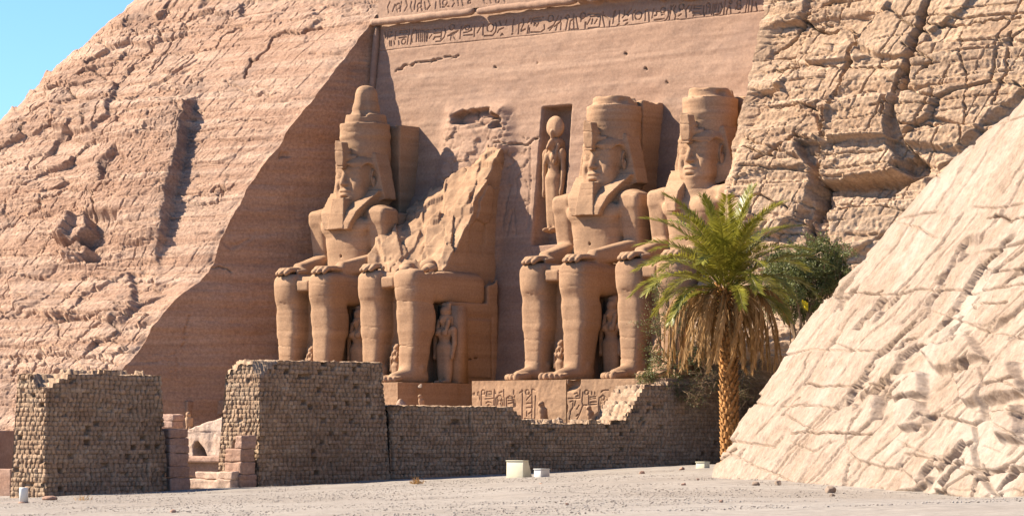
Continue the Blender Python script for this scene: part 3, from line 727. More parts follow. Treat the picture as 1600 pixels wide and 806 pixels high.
tt = np.where(Wg < 0, tt + 26, tt)
dirs = FWD + ((Ug - 800) / F)[..., None] * RGT + ((HY - Vg) / F)[..., None] * np.array([0, 0, 1.0])
Pm = CAM + tt[..., None] * dirs
Pm[0] = Pm[1] + 24 * FWD + 6 * RGT
rr_ = (Pm - CAM) @ RGT; z_ = Pm[..., 2]
al = rr_ * .60 + z_ * .80; ac = rr_ * .80 - z_ * .60          # along and across the slanting bedding
wac = ac + .25 * fbm(al * .2, ac * .3, 5, 3)
dm = .05 * fbm(al * .28, wac * 1.7, 1, 4) + .05 * fbm(al * 2.0, ac * 5, 2, 4) + .10 * fbm(al * .1, ac * .15, 8, 3)
blocky = sstep(11, 16, rr_ - .25 * np.maximum(z_, 0))
mk = sstep(-.15, .25, fbm(rr_ * .14, z_ * .14, 12, 3))
h_, e_, c_ = facets(wac / 1.5, al / 2.3, 5); dm += (.15 + .85 * blocky) * mk * (h_ * .24 - .24 * sstep(.06, .015, e_) * (c_ > .3))
h_, e_, c_ = facets(wac / .6, al / 1.1, 9); dm += blocky * mk * h_ * .08
h_, e_, c_ = facets(wac / .32, al / 1.7, 11); dm += h_ * .03
dm -= .17 * lines(wac, al, .95, .04, 31, .12, .2) + .13 * lines(wac, al, .36, .03, 34, .12, .2) + .16 * lines(al, wac, 1.9, .04, 35, .3, .4)
lay = z_ + .10 * rr_
dm -= .18 * lines(lay, rr_, 2.7, .06, 37, .12, .3)
dm -= .34 * sstep(.48, .58, fbm(al * .55, wac * 3.2, 21, 3)) * sstep(-.1, .3, fbm(rr_ * .3, z_ * .3, 22, 2))
polysM = [(.5, 4, [(1404, 592), (1450, 586), (1452, 622), (1406, 632)]), (.45, 4, [(1406, 634), (1448, 630), (1450, 668), (1412, 676)]), (-.5, 4, [(1372, 608), (1388, 596), (1378, 650), (1366, 655)]),
          (.4, 5, [(1440, 548), (1520, 530), (1540, 560), (1470, 584)]), (.5, 5, [(1500, 590), (1590, 570), (1610, 620), (1520, 640)]), (.5, 5, [(1560, 650), (1600, 640), (1600, 690), (1570, 690)]), (-.35, 3, [(1330, 772), (1500, 776), (1500, 786), (1330, 786)])]
cracksM = [(.5, 2.2, [(1545, 340), (1560, 336), (1580, 342), (1604, 336)]), (.4, 2, [(1240, 676), (1300, 678), (1360, 676)]), (.4, 2.2, [(1372, 650), (1388, 606), (1396, 590)]), (.5, 2.4, [(1418, 586), (1432, 560), (1440, 552)]),
           (.5, 2.4, [(1520, 776), (1532, 740), (1534, 726)]), (.4, 2, [(1314, 764), (1320, 738), (1326, 724)]), (.4, 2, [(1374, 776), (1376, 760)]), (.4, 2, [(1474, 776), (1476, 756)]),
           (.4, 2, [(1352, 458), (1368, 460), (1376, 456)]), (.4, 2, [(1468, 500), (1488, 480)]), (.4, 2, [(1400, 546), (1424, 524)]), (.35, 1.8, [(1510, 480), (1576, 472)]), (.5, 2.5, [(1118, 720), (1140, 706), (1148, 700)]),
           (.35, 2, [(1255, 600), (1290, 604), (1370, 600)]), (.3, 1.6, [(1240, 600), (1268, 552)]), (.35, 1.6, [(1350, 590), (1366, 560)]), (.3, 1.6, [(1320, 690), (1344, 640)]), (.3, 1.6, [(1225, 650), (1250, 620)])]
dm += feats(Ug, Vg, polysM, cracksM)
n_m = np.cross(Pm[3, 90] - Pm[190, 90], Pm[150, 150] - Pm[150, 440])
n_m = n_m / np.linalg.norm(n_m)
if n_m @ FWD > 0: n_m = -n_m
print('mound normal', n_m.round(2), 'sun dot', (n_m @ SUN).round(2))
dm[0] = 0
Pm = Pm + dm[..., None] * n_m
mo = tag(grid_mesh('rock_slope', Pm, M_MOUND, smooth=False), kind='structure')
ba = mo.data.attributes.new('bedding', 'FLOAT_VECTOR', 'POINT'); ba.data.foreach_set('vector', np.stack([al, wac, 0 * al], -1).astype(np.float32).ravel())
# ================================================================== COLOSSI
YS = -1.3                        # statue axis in front of the facade foot
class Warp:
    """places sculpting strokes after a scale about one point"""
    def __init__(s, g, o, k, to): s.g = g; s.o = np.array(o, float); s.k = np.array(k, float); s.to = np.array(to, float)
    def p(s, c): return (np.array(c, float) - s.o) * s.k + s.to
    def ell(s, c, r, k=.15, mode='+', **kw): s.g.ell(s.p(c), np.array(r, float) * s.k, k, mode, **kw)
    def cone(s, a, b, ra, rb, k=.15, mode='+', sc=(1, 1, 1), pw=2.0): s.g.cone(s.p(a), s.p(b), ra, rb, k, mode, np.array(sc) * s.k, pw)
    def box(s, c, hf, rnd=.1, k=.05, mode='+'): s.g.box(s.p(c), np.array(hf, float) * s.k, rnd, k, mode)
    both = SDF.both
def head_sdf(g, hy=-.95):
    """face and skull of a colossus, 15 m up"""
    g = Warp(g, (0, hy, 15.42), (1.14, 1.12, 1.2), (0, hy, 15.22))
    g.ell((0, hy + .15, 15.6), (1.32, 1.4, 1.55), .2)
    g.box((0, hy - .30, 15.1), (1.19, .84, 1.35), .58, .25)
    g.ell((0, hy - .42, 14.3), (.95, .78, .66), .3)
    g.ell((0, hy - .92, 13.98), (.45, .32, .3), .25)
    g.both('ell', (.68, hy - .86, 14.8), (.44, .36, .45), .3)
    g.both('ell', (.60, hy - 1.40, 15.42), (.48, .36, .22), .12, '-')
    g.both('cone', (.22, hy - 1.16, 15.80), (1.0, hy - .97, 15.80), .10, .08, .10)
    g.both('ell', (.61, hy - 1.0, 15.39), (.38, .19, .155), .04)
    g.both('cone', (.26, hy - 1.12, 15.44), (.62, hy - 1.17, 15.55), .05, .055, .04); g.both('cone', (.62, hy - 1.17, 15.55), (1.08, hy - .97, 15.42), .055, .045, .04)
    g.cone((0, hy - 1.12, 15.75), (0, hy - 1.44, 14.98), .12, .17, .10)
    g.both('ell', (.18, hy - 1.28, 14.93), (.13, .18, .11), .06)
    g.both('ell', (.56, hy - 1.32, 14.72), (.1, .2, .3), .12, '-')
    g.ell((0, hy - 1.16, 14.52), (.54, .25, .12), .06); g.both('ell', (.16, hy - 1.25, 14.55), (.2, .16, .085), .05)
    g.ell((0, hy - 1.14, 14.29), (.44, .25, .135), .07)
    g.cone((-.54, hy - 1.22, 14.45), (0, hy - 1.43, 14.41), .035, .045, .02, '-'); g.cone((.54, hy - 1.22, 14.45), (0, hy - 1.43, 14.41), .035, .045, .02, '-')
    g.ell((0, hy - 1.28, 14.13), (.35, .14, .07), .1, '-')
    for q in (-1, 1):
        g.ell((q * 1.36, hy + .12, 15.25), (.24, .42, .68), .06, rz=q * .35)
        g.ell((q * 1.56, hy - .06, 15.35), (.14, .24, .42), .08, '-', rz=q * .35)
        g.ell((q * 1.46, hy - .02, 15.1), (.12, .14, .26), .06)
def legs_sdf(g):
    for q in (-1, 1):
        x = q * 1.78
        g.cone((x, -5.95, .8), (x, -5.6, 4.3), .78, 1.04, .25, sc=(1, 1.05, 1), pw=4.0)
        g.cone((x, -5.6, 4.3), (x, -5.85, 6.85), 1.04, 1.08, .3, pw=4.0)
        g.ell((x, -6.66, 6.75), (.62, .4, .7), .3)
        g.cone((x, -5.85, 6.85), (q * 1.65, -.6, 6.65), 1.08, 1.25, .3, pw=4.0)
        g.cone((x, -5.9, .55), (x, -7.9, .28), .72, .42, .35, sc=(1.12, 1, 1)); g.ell((x, -5.55, .4), (.75, .8, .6), .3)
        for i, (dx, ln, r) in enumerate([(-.66, .95, .27), (-.26, 1.0, .22), (.08, .88, .20), (.38, .70, .19), (.64, .48, .18)]):
            dx = dx * q
            g.cone((x + dx * .92, -7.85, .3), (x + dx, -8.0 - ln * .95, .2), r * 1.05, r * .92, .06)
            g.ell((x + dx, -8.02 - ln * .9, .3), (r * .7, r * 1.0, r * .8), .03)
        g.ell((q * 2.52, -5.85, .95), (.2, .3, .3), .12); g.ell((q * 1.04, -5.85, 1.0), (.2, .3, .3), .12)
    g.box((0, -4.0, 3.4), (1.5, 1.3, 3.4), .1, .1)
    g.box((0, -3.0, 7.25), (1.9, 3.3, .55), .3, .25)          # kilt stretched between the thighs
    g.box((0, -6.2, 7.1), (.62, .5, .38), .12, .08)           # its stiff front end
def arm_sdf(g, q, hand=True):
    g.cone((q * 3.05, -1.5, 11.9), (q * 3.0, -1.25, 9.3), .84, .76, .16, pw=4.5)
    g.cone((q * 3.0, -1.3, 9.0), (q * 2.15, -4.6, 8.35), .74, .52, .2, pw=3.5)
    if hand:
        g.ell((q * 1.95, -5.3, 8.28), (.66, .95, .27), .15)
        for i in range(4):
            dx = q * (-.48 + .31 * i)
            L_ = [.85, 1.05, 1.0, .75][i]
            g.cone((q * 1.95 + dx, -5.7, 8.32), (q * 1.9 + dx * 1.05, -6.05 - L_ * .6, 8.28), .2, .185, .08); g.cone((q * 1.9 + dx * 1.05, -6.05 - L_ * .6, 8.24), (q * 1.9 + dx * 1.05, -6.1 - L_, 8.02), .185, .15, .08)
        g.cone((q * 1.4, -5.0, 8.2), (q * 1.12, -6.0, 8.15), .2, .15, .06)
def torso_sdf(g):
    g = Warp(g, (0, 0, 8.0), (1.1, 1.05, .88), (0, -.4, 8.0))
    g.ell((0, -.7, 8.3), (2.3, 1.6, 1.3), .3)
    g.cone((0, -.8, 8.4), (0, -.85, 10.4), 1.42, 1.5, .4, sc=(1.34, .95, 1), pw=2.8)
    g.ell((0, -.8, 11.6), (2.35, 1.35, 1.9), .5)
    g.both('ell', (1.08, -1.85, 12.0), (1.08, .45, .8), .35)
    g.both('box', (2.75, -1.0, 12.75), (.8, .85, .72), .4, .4)
    g.box((0, -.75, 13.1), (3.05, .8, .55), .5, .45)
    g.cone((0, -.7, 12.8), (0, -.95, 14.3), 1.15, 1.0, .3)
    g.ell((0, -2.1, 9.55), (.09, .3, .12), .1, '-')
def make_body(seed, broken=False, wear=.05):
    g = SDF((-4.4 if not broken else -5.6, -9.7, -.15), (4.4, 1.9 if not broken else 4.6, 17.3), .075)
    legs_sdf(g)
    if not broken:
        torso_sdf(g); arm_sdf(g, -1); arm_sdf(g, 1); head_sdf(g)
        for q in (-1, 1): g.box((q * 2.7, .2, 10.2), (.9, 1.3, 2.3), .25, .12)
    else:
        arm_sdf(g, -1)
        g.op(lambda X, Y, Z: np.maximum(np.maximum(np.abs(X + 1.55) - 3.65 + .35 * np.clip(Z - 9, 0, 1) * facets(.6 * Y + 0 * X + 0 * Z, .45 * Z + 0 * X + 0 * Y, 3)[0], np.abs(Y - .5) - 3.9), 6.6 - Z) + 0 * Z, (-5.3, -4, 6.6), (2.8, 4.5, 17.2), .15)
        xs = g.ax[0][:, None, None]; ys = g.ax[1][None, :, None]; zs = g.ax[2][None, None, :]
        n1 = np.zeros(g.f.shape[:2] + (1,), np.float32); xx, yy = np.meshgrid(g.ax[0], g.ax[1], indexing='ij')
        n1[..., 0] = .6 * fbm(xx * .4, yy * .4, 3, 4) + 1.0 * facets(xx / 2.6 + .3 * yy, yy / 2.4, 4)[0] + .55 * facets(xx / 1.1, yy / 1.0, 8)[0]
        kx = np.clip((xs + 4) / 6.6, -.2, 1)
        top = (9.5 + .95 * (ys + 2.8)) * (1 - kx) + (7.7 + 1.58 * (ys + 3.1)) * kx + n1
        top = np.where(ys < -4.0, 7.75 + .35 * n1 + 0 * xs, np.maximum(top, 7.75 + .35 * n1))
        cut = (zs - top) / 1.9
        low = sstep(-6.2, -5.2, ys) + 0 * xs + 0 * zs
        g.f = np.where(low > .3, np.maximum(g.f, cut), g.f).astype(np.float32)
        for (x, y, z, r) in [(-.6, -4.2, 8.1, .5), (1.2, -3.6, 8.1, .6), (.4, -2.9, 8.4, .7), (1.9, -4.8, 8.0, .32), (-1.4, -3.2, 8.3, .6), (.9, -5.2, 7.9, .3)]:
            g.ell((x, y, z), (r, r * .8, r * .7), .05)
    g.weather(wear, seed, .8, .014)
    return g
def make_nemes(seed, lap=(True, True)):
    g = SDF((-3.3, -3.4, 10.6), (3.3, 2.2, 17.2), .065)
    g.ell((0, -.8, 16.0), (1.82, 1.72, 1.0), .1)
    def wing(X, Y, Z):
        t = np.clip((16.9 - Z) / 3.6, 0, 1)
        wd = 1.80 + .92 * t ** .85
        fr = -1.2 + .22 * (np.abs(X) - 1.3)
        d = np.maximum(np.abs(X) - wd, np.maximum(fr - Y, Y - .35))
        d = np.maximum(d, np.maximum(13.15 + .3 * (np.abs(X) - 1.5) - Z, Z - 16.9))
        return d * .92 + .007 * np.sin(Z * 34.0 + np.abs(X) * 4) * (np.abs(X) > .8)
    g.op(wing, (-3, -1.6, 12.8), (3, 1.3, 17.0), .08)
    for q, on in zip((-1, 1), lap):
        if not on: continue
        def lappet(X, Y, Z, q=q):
            t = np.clip((14.0 - Z) / 2.7, 0, 1)
            yf = np.interp(Z, [11.2, 11.8, 12.6, 13.3, 14.0], [-3.3, -3.25, -2.95, -2.2, -1.4]).astype(np.float32)
            xo = 2.45 - 1.2 * t; xi = .55 - .05 * t
            d = np.maximum(np.maximum(X * q - xo, xi - X * q), np.maximum(yf - Y, Y - .2)) * .85
            return np.maximum(d, np.maximum(11.25 - Z, Z - 14.1)) + .006 * np.sin(Z * 36)
        g.op(lappet, (q * 1.4 - 1.2, -3.4, 11.1), (q * 1.4 + 1.2, .3, 14.4), .12)
    g.ell((0, -1.0, 16.1), (1.58, 1.62, .3), .08)
    g.ell((0, -2.3, 14.85), (1.40, 1.35, 1.12), .06, '-')
    g.ell((0, -2.7, 13.75), (.95, 1.1, .8), .08, '-')
    g.both('ell', (1.6, -1.5, 15.1), (.62, .62, 1.0), .08, '-')
    g.weather(.035, seed, 1.1, .02)
    return g
def make_crown(seed, kind):
    g = SDF((-2.5, -2.7, 16.0), (2.5, 2.3, 22.6), .08)
    def cyl(X, Y, Z):
        r = 1.82 + .06 * np.clip((Z - 16.6) / 2.8, 0, 1)
        d = np.hypot(X, (Y + .2) / 1.02) - r
        return np.maximum(d, np.maximum(16.25 - Z, Z - (18.9 if kind == 'flat' else 19.15)))
    g.op(cyl, (-2.2, -2.4, 16.4), (2.2, 2.1, 19.6), .08)
    zc = 19.5 if kind == 'flat' else 19.75
    def cap(X, Y, Z): return np.maximum(np.hypot(X, Y + .1) - 1.62 + .25 * np.maximum(Z - zc + .7, 0), np.maximum(zc - 1 - Z, Z - zc))
    g.op(cap, (-2, -2.2, 18.5), (2, 2, 20), .12)
    if kind == 'bulb':
        g.cone((0, -.15, 19.5), (0, -.05, 20.9), 1.12, .86, .2); g.ell((0, -.05, 21.25), (.84, .82, .72), .25)
        g.ell((.75, -1.05, 20.7), (.4, .4, 1.3), .2, '-')
    else:
        for (x, y, z, r) in [(1.4, .6, 19.6, .7), (-1.1, 1.0, 19.7, .6), (.3, -1.6, 19.7, .5), (1.6, -.9, 19.2, .45)]:
            g.ell((x, y, z), (r, r, r * .6), .12, '-')
    g.weather(.05, seed, .8, .05)
    return g
def make_beard(seed):
    g = SDF((-1.1, -3.9, 11.0), (1.1, -1.6, 14.0), .055)
    def f(X, Y, Z):
        t = np.clip((13.6 - Z) / 2.3, 0, 1)
        d = np.maximum(np.abs(X) - (.58 + .24 * t), np.abs(Y + 2.62 + .22 * t) - (.42 + .10 * t))
        return np.maximum(d, np.maximum(11.3 - Z, Z - 13.55)) + .004 * np.sin(Z * 40)
    g.op(f, (-.95, -3.6, 11.2), (.95, -1.9, 13.7), .05)
    return g.weather(.025, seed, 1.2, .02)
def make_uraeus(seed):
    g = SDF((-.9, -3.7, 15.4), (.9, -1.2, 18.2), .05)
    def hood(X, Y, Z):
        t = np.clip((Z - 15.7) / 2.0, 0, 1)
        d = np.maximum(np.abs(X) - (.30 + .12 * np.sin(3.0 * t)), np.abs(Y + 2.56 + .10 * t) - (.30 + .04 * t))
        return np.maximum(d * .95, np.maximum(15.72 - Z, Z - 17.7 + .25 * X))
    g.op(hood, (-.7, -3.3, 15.7), (.7, -2.2, 17.8), .12)
    g.ell((0, -2.2, 16.9), (.42, .7, .36), .2)
    g.cone((.3, -2.3, 16.5), (.95, -1.7, 16.6), .24, .2, .12); g.cone((-.3, -2.3, 16.5), (-.95, -1.7, 16.6), .24, .2, .12)
    g.ell((.15, -2.9, 17.85), (.3, .4, .2), .1, '-')
    return g.weather(.03, seed, 1.2, .0)
def make_throne(seed, broken=False):
    g = SDF((-3.2, -3.7, -.15), (3.2, 2.6, 8.0), .09)
    g.box((0, -.9, 2.85), (2.92, 2.6, 2.92), .08, .05); g.box((0, 1.15, 3.8), (2.92, .55, 3.75), .1, .06)
    g.box((2.95, -.95, 2.6), (.1, 2.1, 2.3), .04, .02, '-')
    g.box((2.92, -.95, 2.5), (.06, 1.85, 2.05), .04, .02)
    if broken: g.ell((2.4, .6, 7.8), (.9, 1.2, .9), .1, '-')
    return g.weather(.035, seed, .8, .03)
def make_pillar(seed, broken=False, xr=2.62, zt=19.3):
    g = SDF((-3.0, 1.0, -.15), (3.6, 4.3, 20.2), .11)
    g.box((xr / 2 - 1.31, 3.0, zt / 2), (1.31 + xr / 2, 1.6, zt / 2 + .1), .07, .05)
    for i in range(9):
        a, b = _tab[i * 7 + int(seed) * 31], _tab[i * 11 + 3 + int(seed)]
        g.ell((-2.6 + 5.2 * a, 1.4 + 1.6 * b, zt + .12), (.25 + .3 * b, .25, .16), .04, '-')
    if broken:
        n = .5 * fbm(g.ax[0][:, None] * .5, g.ax[1][None, :] * .6, 2, 4)
        top = 15.2 + 1.25 * (g.ax[1][None, :, None] - 1.8) + .72 * (g.ax[0][:, None, None] - 2.6) + n[..., None]
        g.f = np.maximum(g.f, (g.ax[2][None, None, :] - top) / 1.8).astype(np.float32)
    return g.weather(.04, seed, .7, .03)
throne_me = make_throne(6).mesh('throne')
nemes_me = make_nemes(3).mesh('headcloth'); ur_me = make_uraeus(1).mesh('uraeus')
bodyA = make_body(2, False, .028).mesh('body')
for me in (throne_me, nemes_me, ur_me, bodyA):
    me.polygons.foreach_set('use_smooth', np.ones(len(me.polygons), bool)); me.materials.append(M_STATUE)
def shared(name, me, par):
    o = bpy.data.objects.new(name, me); COL.objects.link(o); o.parent = par; return o
GC = 'seated colossi of the temple front'
XS = [-13.1, -4.6, 10.75, 19.25]
s1 = thing('seated_colossus', 'seated stone king with a tall rounded knob on his crown, nearest the dark recess wall', 'colossus', (XS[0], YS, 0), group=GC)
s2 = thing('seated_colossus', 'broken seated colossus without head or chest, only legs, lap and slanting stump of back', 'colossus', (XS[1], YS, 0), group=GC)
s3 = thing('seated_colossus', 'seated stone king with flat topped crown and square beard beside the tall niche', 'colossus', (XS[2], YS, 0), group=GC)
s4 = thing('seated_colossus', 'beardless seated stone king behind the date palm, beside the rough ochre cliff', 'colossus', (XS[3], YS, 0), group=GC)
for s, sd, bulb in ((s1, 1, 'bulb'), (s3, 2, 'flat'), (s4, 4, 'flat')):
    shared('body', bodyA, s)
    if s is s4: make_nemes(13, (True, False)).obj('headcloth', M_STATUE, s)
    else: shared('headcloth', nemes_me, s)
    make_crown(sd, bulb).obj('crown', M_STATUE, s); shared('uraeus', ur_me, s)
    if s is not s4: make_beard(sd).obj('beard', M_STATUE, s)
    shared('throne', throne_me, s); make_pillar(sd, False, {1: 1.95, 2: 1.25, 4: 2.4}[sd], {1: 19.0, 2: 19.25, 4: 19.0}[sd]).obj('back_pillar', M_STATUE, s)
make_body(7, True, .035).obj('body', M_STATUE, s2)
make_throne(9, True).obj('throne', M_STATUE, s2); make_pillar(8, True, 2.0).obj('back_pillar', M_STATUE, s2)

# ---- pedestals with carved fronts
HB = 5.2; PW = 4.2; PF = -10.0
px_ = lambda s: (lambda a, b: on_y(a, b, YS + PF))
def pedestal(X, label, strokes=None, dam=None):
    p = thing('pedestal', label, 'pedestal', (X, YS, -HB), group='pedestals under the colossi')
    mb = MB()
    A, B = np.meshgrid(np.arange(-PW, PW + .01, .14), np.linspace(0, 1, 5), indexing='ij')
    def face(fn, n, m, flip):
        a, b = np.meshgrid(np.linspace(0, 1, n), np.linspace(0, 1, m), indexing='ij'); Pq = fn(a, b); mb.grid(Pq, flip)
    nz_ = lambda a, b, s: .05 * fbm(a * 9, b * 6, s, 4)
    face(lambda a, b: np.stack([-PW + 2 * PW * a, PF + .02 + 13 * b, HB + nz_(a * 2, b * 3, 1) - .02 + 0 * a], -1), 70, 90, False)
    face(lambda a, b: np.stack([PW + nz_(a * 2, b, 2) - .25 * (1 - b) * 0, PF + .02 + 13 * a, HB * b], -1), 110, 50, False)
    face(lambda a, b: np.stack([-PW + nz_(a * 2, b, 3), PF + .02 + 13 * a, HB * b], -1), 110, 50, True)
    mb.build('block', M_STATUE, p, True)
    base = None
    if dam: base = dam
    glyph_panel('carved_front', [-PW, PF, 0], [1, 0, 0], [0, 0, 1], [0, -1, 0], 2 * PW, HB, .04, strokes or [], M_STATUE, p, .08, .05, base=base)
    return p
def conv(X): return lambda a, b: (on_y(a, b, YS + PF)[0] - X + PW, on_y(a, b, YS + PF)[2] + HB)
S3S = []; S4S = []
b5 = [[(205, 270), (230, 250), (220, 290)], [(275, 240), (280, 290)], [(300, 230), (320, 370)], ('o', 375, 240, 26), [(430, 230), (430, 270)], [(440, 230), (510, 230), (510, 270), (440, 270)], [(425, 300), (510, 300)], [(410, 350), (540, 345)], [(425, 420), (460, 400), (520, 420)], [(450, 460), (480, 450)],
      [(345, 230), (345, 480)], [(560, 200), (555, 480)], [(575, 220), (580, 260)], [(640, 250), (690, 230)], [(590, 480), (585, 340), (640, 290), (700, 330), (700, 480)], ('o', 645, 340, 32), [(620, 380), (615, 450)], [(680, 380), (660, 430), (690, 480)], [(760, 490), (765, 340), (820, 300), (880, 330), (885, 490)], [(790, 340), (850, 335)], [(790, 380), (850, 375)], [(860, 330), (860, 420)], [(790, 430), (850, 420)], [(885, 210), (885, 270)],
      [(720, 200), (725, 480)], [(900, 300), (905, 480)], ('o', 1105, 240, 28), [(1090, 370), (1160, 280)], [(1020, 200), (1025, 680)], [(1180, 200), (1180, 680)], [(1090, 430), (1170, 420)], [(1090, 500), (1190, 495)], [(1100, 560), (1095, 640)], [(1130, 600), (1180, 560)], [(1060, 680), (1230, 690)], [(1240, 300), (1230, 700)], [(980, 250), (1030, 215)], [(1190, 190), (1240, 210)]]
b6 = [[(240, 260), (250, 320)], [(250, 390), (290, 480), (280, 560), (250, 640)], [(330, 400), (380, 380), (370, 500), (330, 560)], [(420, 390), (400, 470)], [(440, 520), (480, 460)], [(340, 560), (320, 690)], [(430, 640), (460, 610)], [(545, 240), (530, 400), (545, 460), (480, 620), (440, 700)], [(550, 460), (610, 455)], ('o', 600, 245, 26), [(640, 220), (640, 470)], [(690, 235), (690, 280)], [(740, 235), (740, 280)], [(665, 320), (750, 315)], [(665, 350), (750, 345)], [(665, 410), (770, 400)], [(665, 445), (770, 440)],
      [(810, 330), (800, 690)], [(830, 600), (825, 330), (880, 290), (950, 340), (955, 590), (890, 620), (830, 600)], ('o', 875, 335, 26), [(840, 390), (845, 430)], [(910, 390), (915, 440)], [(870, 470), (920, 465), (870, 530)], [(890, 570), (920, 550)], [(850, 240), (870, 215), (970, 205)], [(1000, 330), (985, 600)], [(1020, 350), (1060, 320)], [(1020, 395), (1060, 390)], [(1030, 600), (1040, 580)], [(400, 270), (450, 250), (470, 300), (430, 310)], [(500, 200), (495, 340), (300, 345)]]
def toS(lst, x0, y0, k, X, dest):
    cc = conv(X)
    for s in lst:
        if s[0] == 'o':
            c = cc(x0 + s[1] * k, y0 + s[2] * k); r = cc(x0 + (s[1] + s[3]) * k, y0 + s[2] * k); dest.append(('o', c[0], c[1], abs(r[0] - c[0]) * 1.1))
        else: dest.append([cc(x0 + a * k, y0 + b * k) for a, b in s])
toS(b5, 720, 590, 150 / 1600, XS[2], S3S); toS(b6, 860, 590, 150 / 1600, XS[3], S4S)
chip = lambda q: -.5 * sstep(.18, .42, fbm(q[..., 0] * .7 + 2, q[..., 2] * .7, 4, 4)) * sstep(4.0, 4.7, q[..., 2]) * sstep(2.2, 3.6, q[..., 0]) + .03 * fbm(q[..., 0], q[..., 2], 6, 3)
chip4 = lambda q: -.45 * sstep(.1, .4, fbm(q[..., 0] * .8 + 9, q[..., 2] * .8, 4, 4)) * sstep(4.3, 4.8, q[..., 2]) * sstep(-2.4, -3.6, q[..., 0]) + .03 * fbm(q[..., 0], q[..., 2], 6, 3)
pedestal(XS[0], 'plain stone pedestal under the knob crowned king, hidden behind the tall brick wall')
pedestal(XS[1], 'stone pedestal under the broken colossus, its shaded side turned to view')
pedestal(XS[2], 'carved stone pedestal with hieroglyph columns under the bearded king by the niche', S3S, chip)
pedestal(XS[3], 'carved stone pedestal with a long cartouche under the beardless king', S4S, chip4)

# ---- small standing figures
def fig_meshes(kind):
    """royal figure of unit height standing on z = 0 and facing -y: body, wig, headdress and the slab at its back"""
    g = SDF((-.24, -.22, -.01), (.24, .14, .86), .0075)
    g.both('cone', (.055, -.03, .03), (.06, -.03, .42), .042, .062, .03); g.both('ell', (.055, -.085, .018), (.042, .08, .022), .02)
    g.cone((0, -.03, .12), (0, -.03, .44), .085, .10, .05, sc=(1.1, .7, 1))
    g.ell((0, -.03, .46), (.115, .075, .07), .04); g.cone((0, -.03, .5), (0, -.03, .58), .075, .085, .03, sc=(1.05, .75, 1))
    g.ell((0, -.035, .635), (.125, .075, .085), .03); g.both('ell', (.055, -.1, .635), (.042, .03, .04), .02)
    g.both('ell', (.14, -.03, .67), (.045, .045, .045), .03)
    g.both('cone', (.155, -.03, .66), (.165, -.03, .5), .036, .03, .015); g.both('cone', (.165, -.03, .5), (.15, -.05, .36), .03, .024, .015); g.both('ell', (.148, -.055, .335), (.022, .03, .04), .01)
    g.cone((0, -.03, .68), (0, -.035, .76), .045, .045, .02)
    hd = .74 if kind == 'god' else .79
    g.ell((0, -.045, hd), (.056, .062, .072), .02); g.cone((0, -.1, hd + .01), (0, -.115, hd - .01), .012, .014, .01); g.ell((0, -.1, hd - .035), (.022, .012, .008), .006)
    if kind == 'god':
        g.cone((0, -.09, hd + .01), (0, -.15, hd - .03), .036, .012, .02)
    body = g.mesh('figure_body')
    g = SDF((-.16, -.16, .55), (.16, .12, 1.02), .0075)
    g.ell((0, -.01, .815), (.088, .085, .065), .02); g.box((0, .03, .75), (.1, .045, .1), .03, .02)
    g.both('cone', (.08, -.05, .78), (.075, -.095, .62), .03, .028, .02)
    g.ell((0, -.12, .77), (.05, .07, .075), .01, '-')
    if kind == 'god':
        g.f = np.full_like(g.f, 3.0); g.ell((0, .0, .765), (.09, .085, .05), .02); g.box((0, .03, .71), (.1, .045, .08), .03, .02); g.both('cone', (.085, -.04, .73), (.08, -.095, .6), .03, .03, .02)
    wig = g.mesh('figure_wig')
    g = SDF((-.16, -.16, .82), (.16, .14, 1.06), .0075)
    if kind == 'queen': g.cone((0, -.01, .87), (0, -.01, .90), .068, .075, .01); g.box((0, 0, .955), (.07, .022, .055), .02, .01); g.ell((0, -.02, .93), (.035, .03, .035), .01)
    else: g.ell((0, -.01, .885), (.05, .05, .02), .01)
    crown = g.mesh('figure_crown')
    for m in (body, wig, crown):
        m.polygons.foreach_set('use_smooth', np.ones(len(m.polygons), bool)); m.materials.append(M_STATUE)
    return body, wig, crown
qb, qw, qc = fig_meshes('queen')
slab = MB(); slab.hexa([(-.19, .02, 0), (.19, .02, 0), (.19, .2, 0), (-.19, .2, 0), (-.17, .02, .97), (.17, .02, .97), (.17, .2, .97), (-.17, .2, .97)])
def figure(loc, h, label, grp='royal figures standing at the colossi\'s legs', rz=0, first=[]):
    f = thing('standing_figure', label, 'statue', loc, rz, grp, h)
    shared('body', qb, f); shared('wig', qw, f); shared('headdress', qc, f)
    if not first:
        o = slab.build('back_slab', M_STATUE, f, False); first.append(o.data)
    else: shared('back_slab', first[0], f)
    return f
for X, who in zip(XS, ('the knob crowned king', 'the broken colossus', 'the bearded king by the niche', 'the beardless king behind the palm')):
    figure((X + 3.05, YS - 3.85, 0), 5.6, 'tall standing queen beside the viewer-side leg of ' + who)
    figure((X + .25, YS - 6.0, 0), 2.75, 'small standing figure between the shins of ' + who)
    figure((X - 3.4, YS - 4.2, 0), 5.0, 'standing queen on the far side of the legs of ' + who)
# ---- sun god in the niche
zb = 10.75
god = thing('niche_god', 'falcon headed god with a great sun disk standing in the tall niche', 'statue', ((NX0 + NX1) / 2 + .1, BAT * 14 + .45, zb), 0, None, 8.3)
god.scale = (5.4, 6.6, 8.3)
gb, gw, gc = fig_meshes('god')
shared('body', gb, god); shared('wig', gw, god)
g = SDF((-.2, -.2, .7), (.2, .2, 1.05), .008); g.ell((0, -.01, .90), (.148, .06, .095), .01); g.cone((0, -.06, .80), (0, -.07, .85), .02, .025, .01)
g.weather(.008, 1, 6, 0).obj('sun_disk', M_STATUE, god)
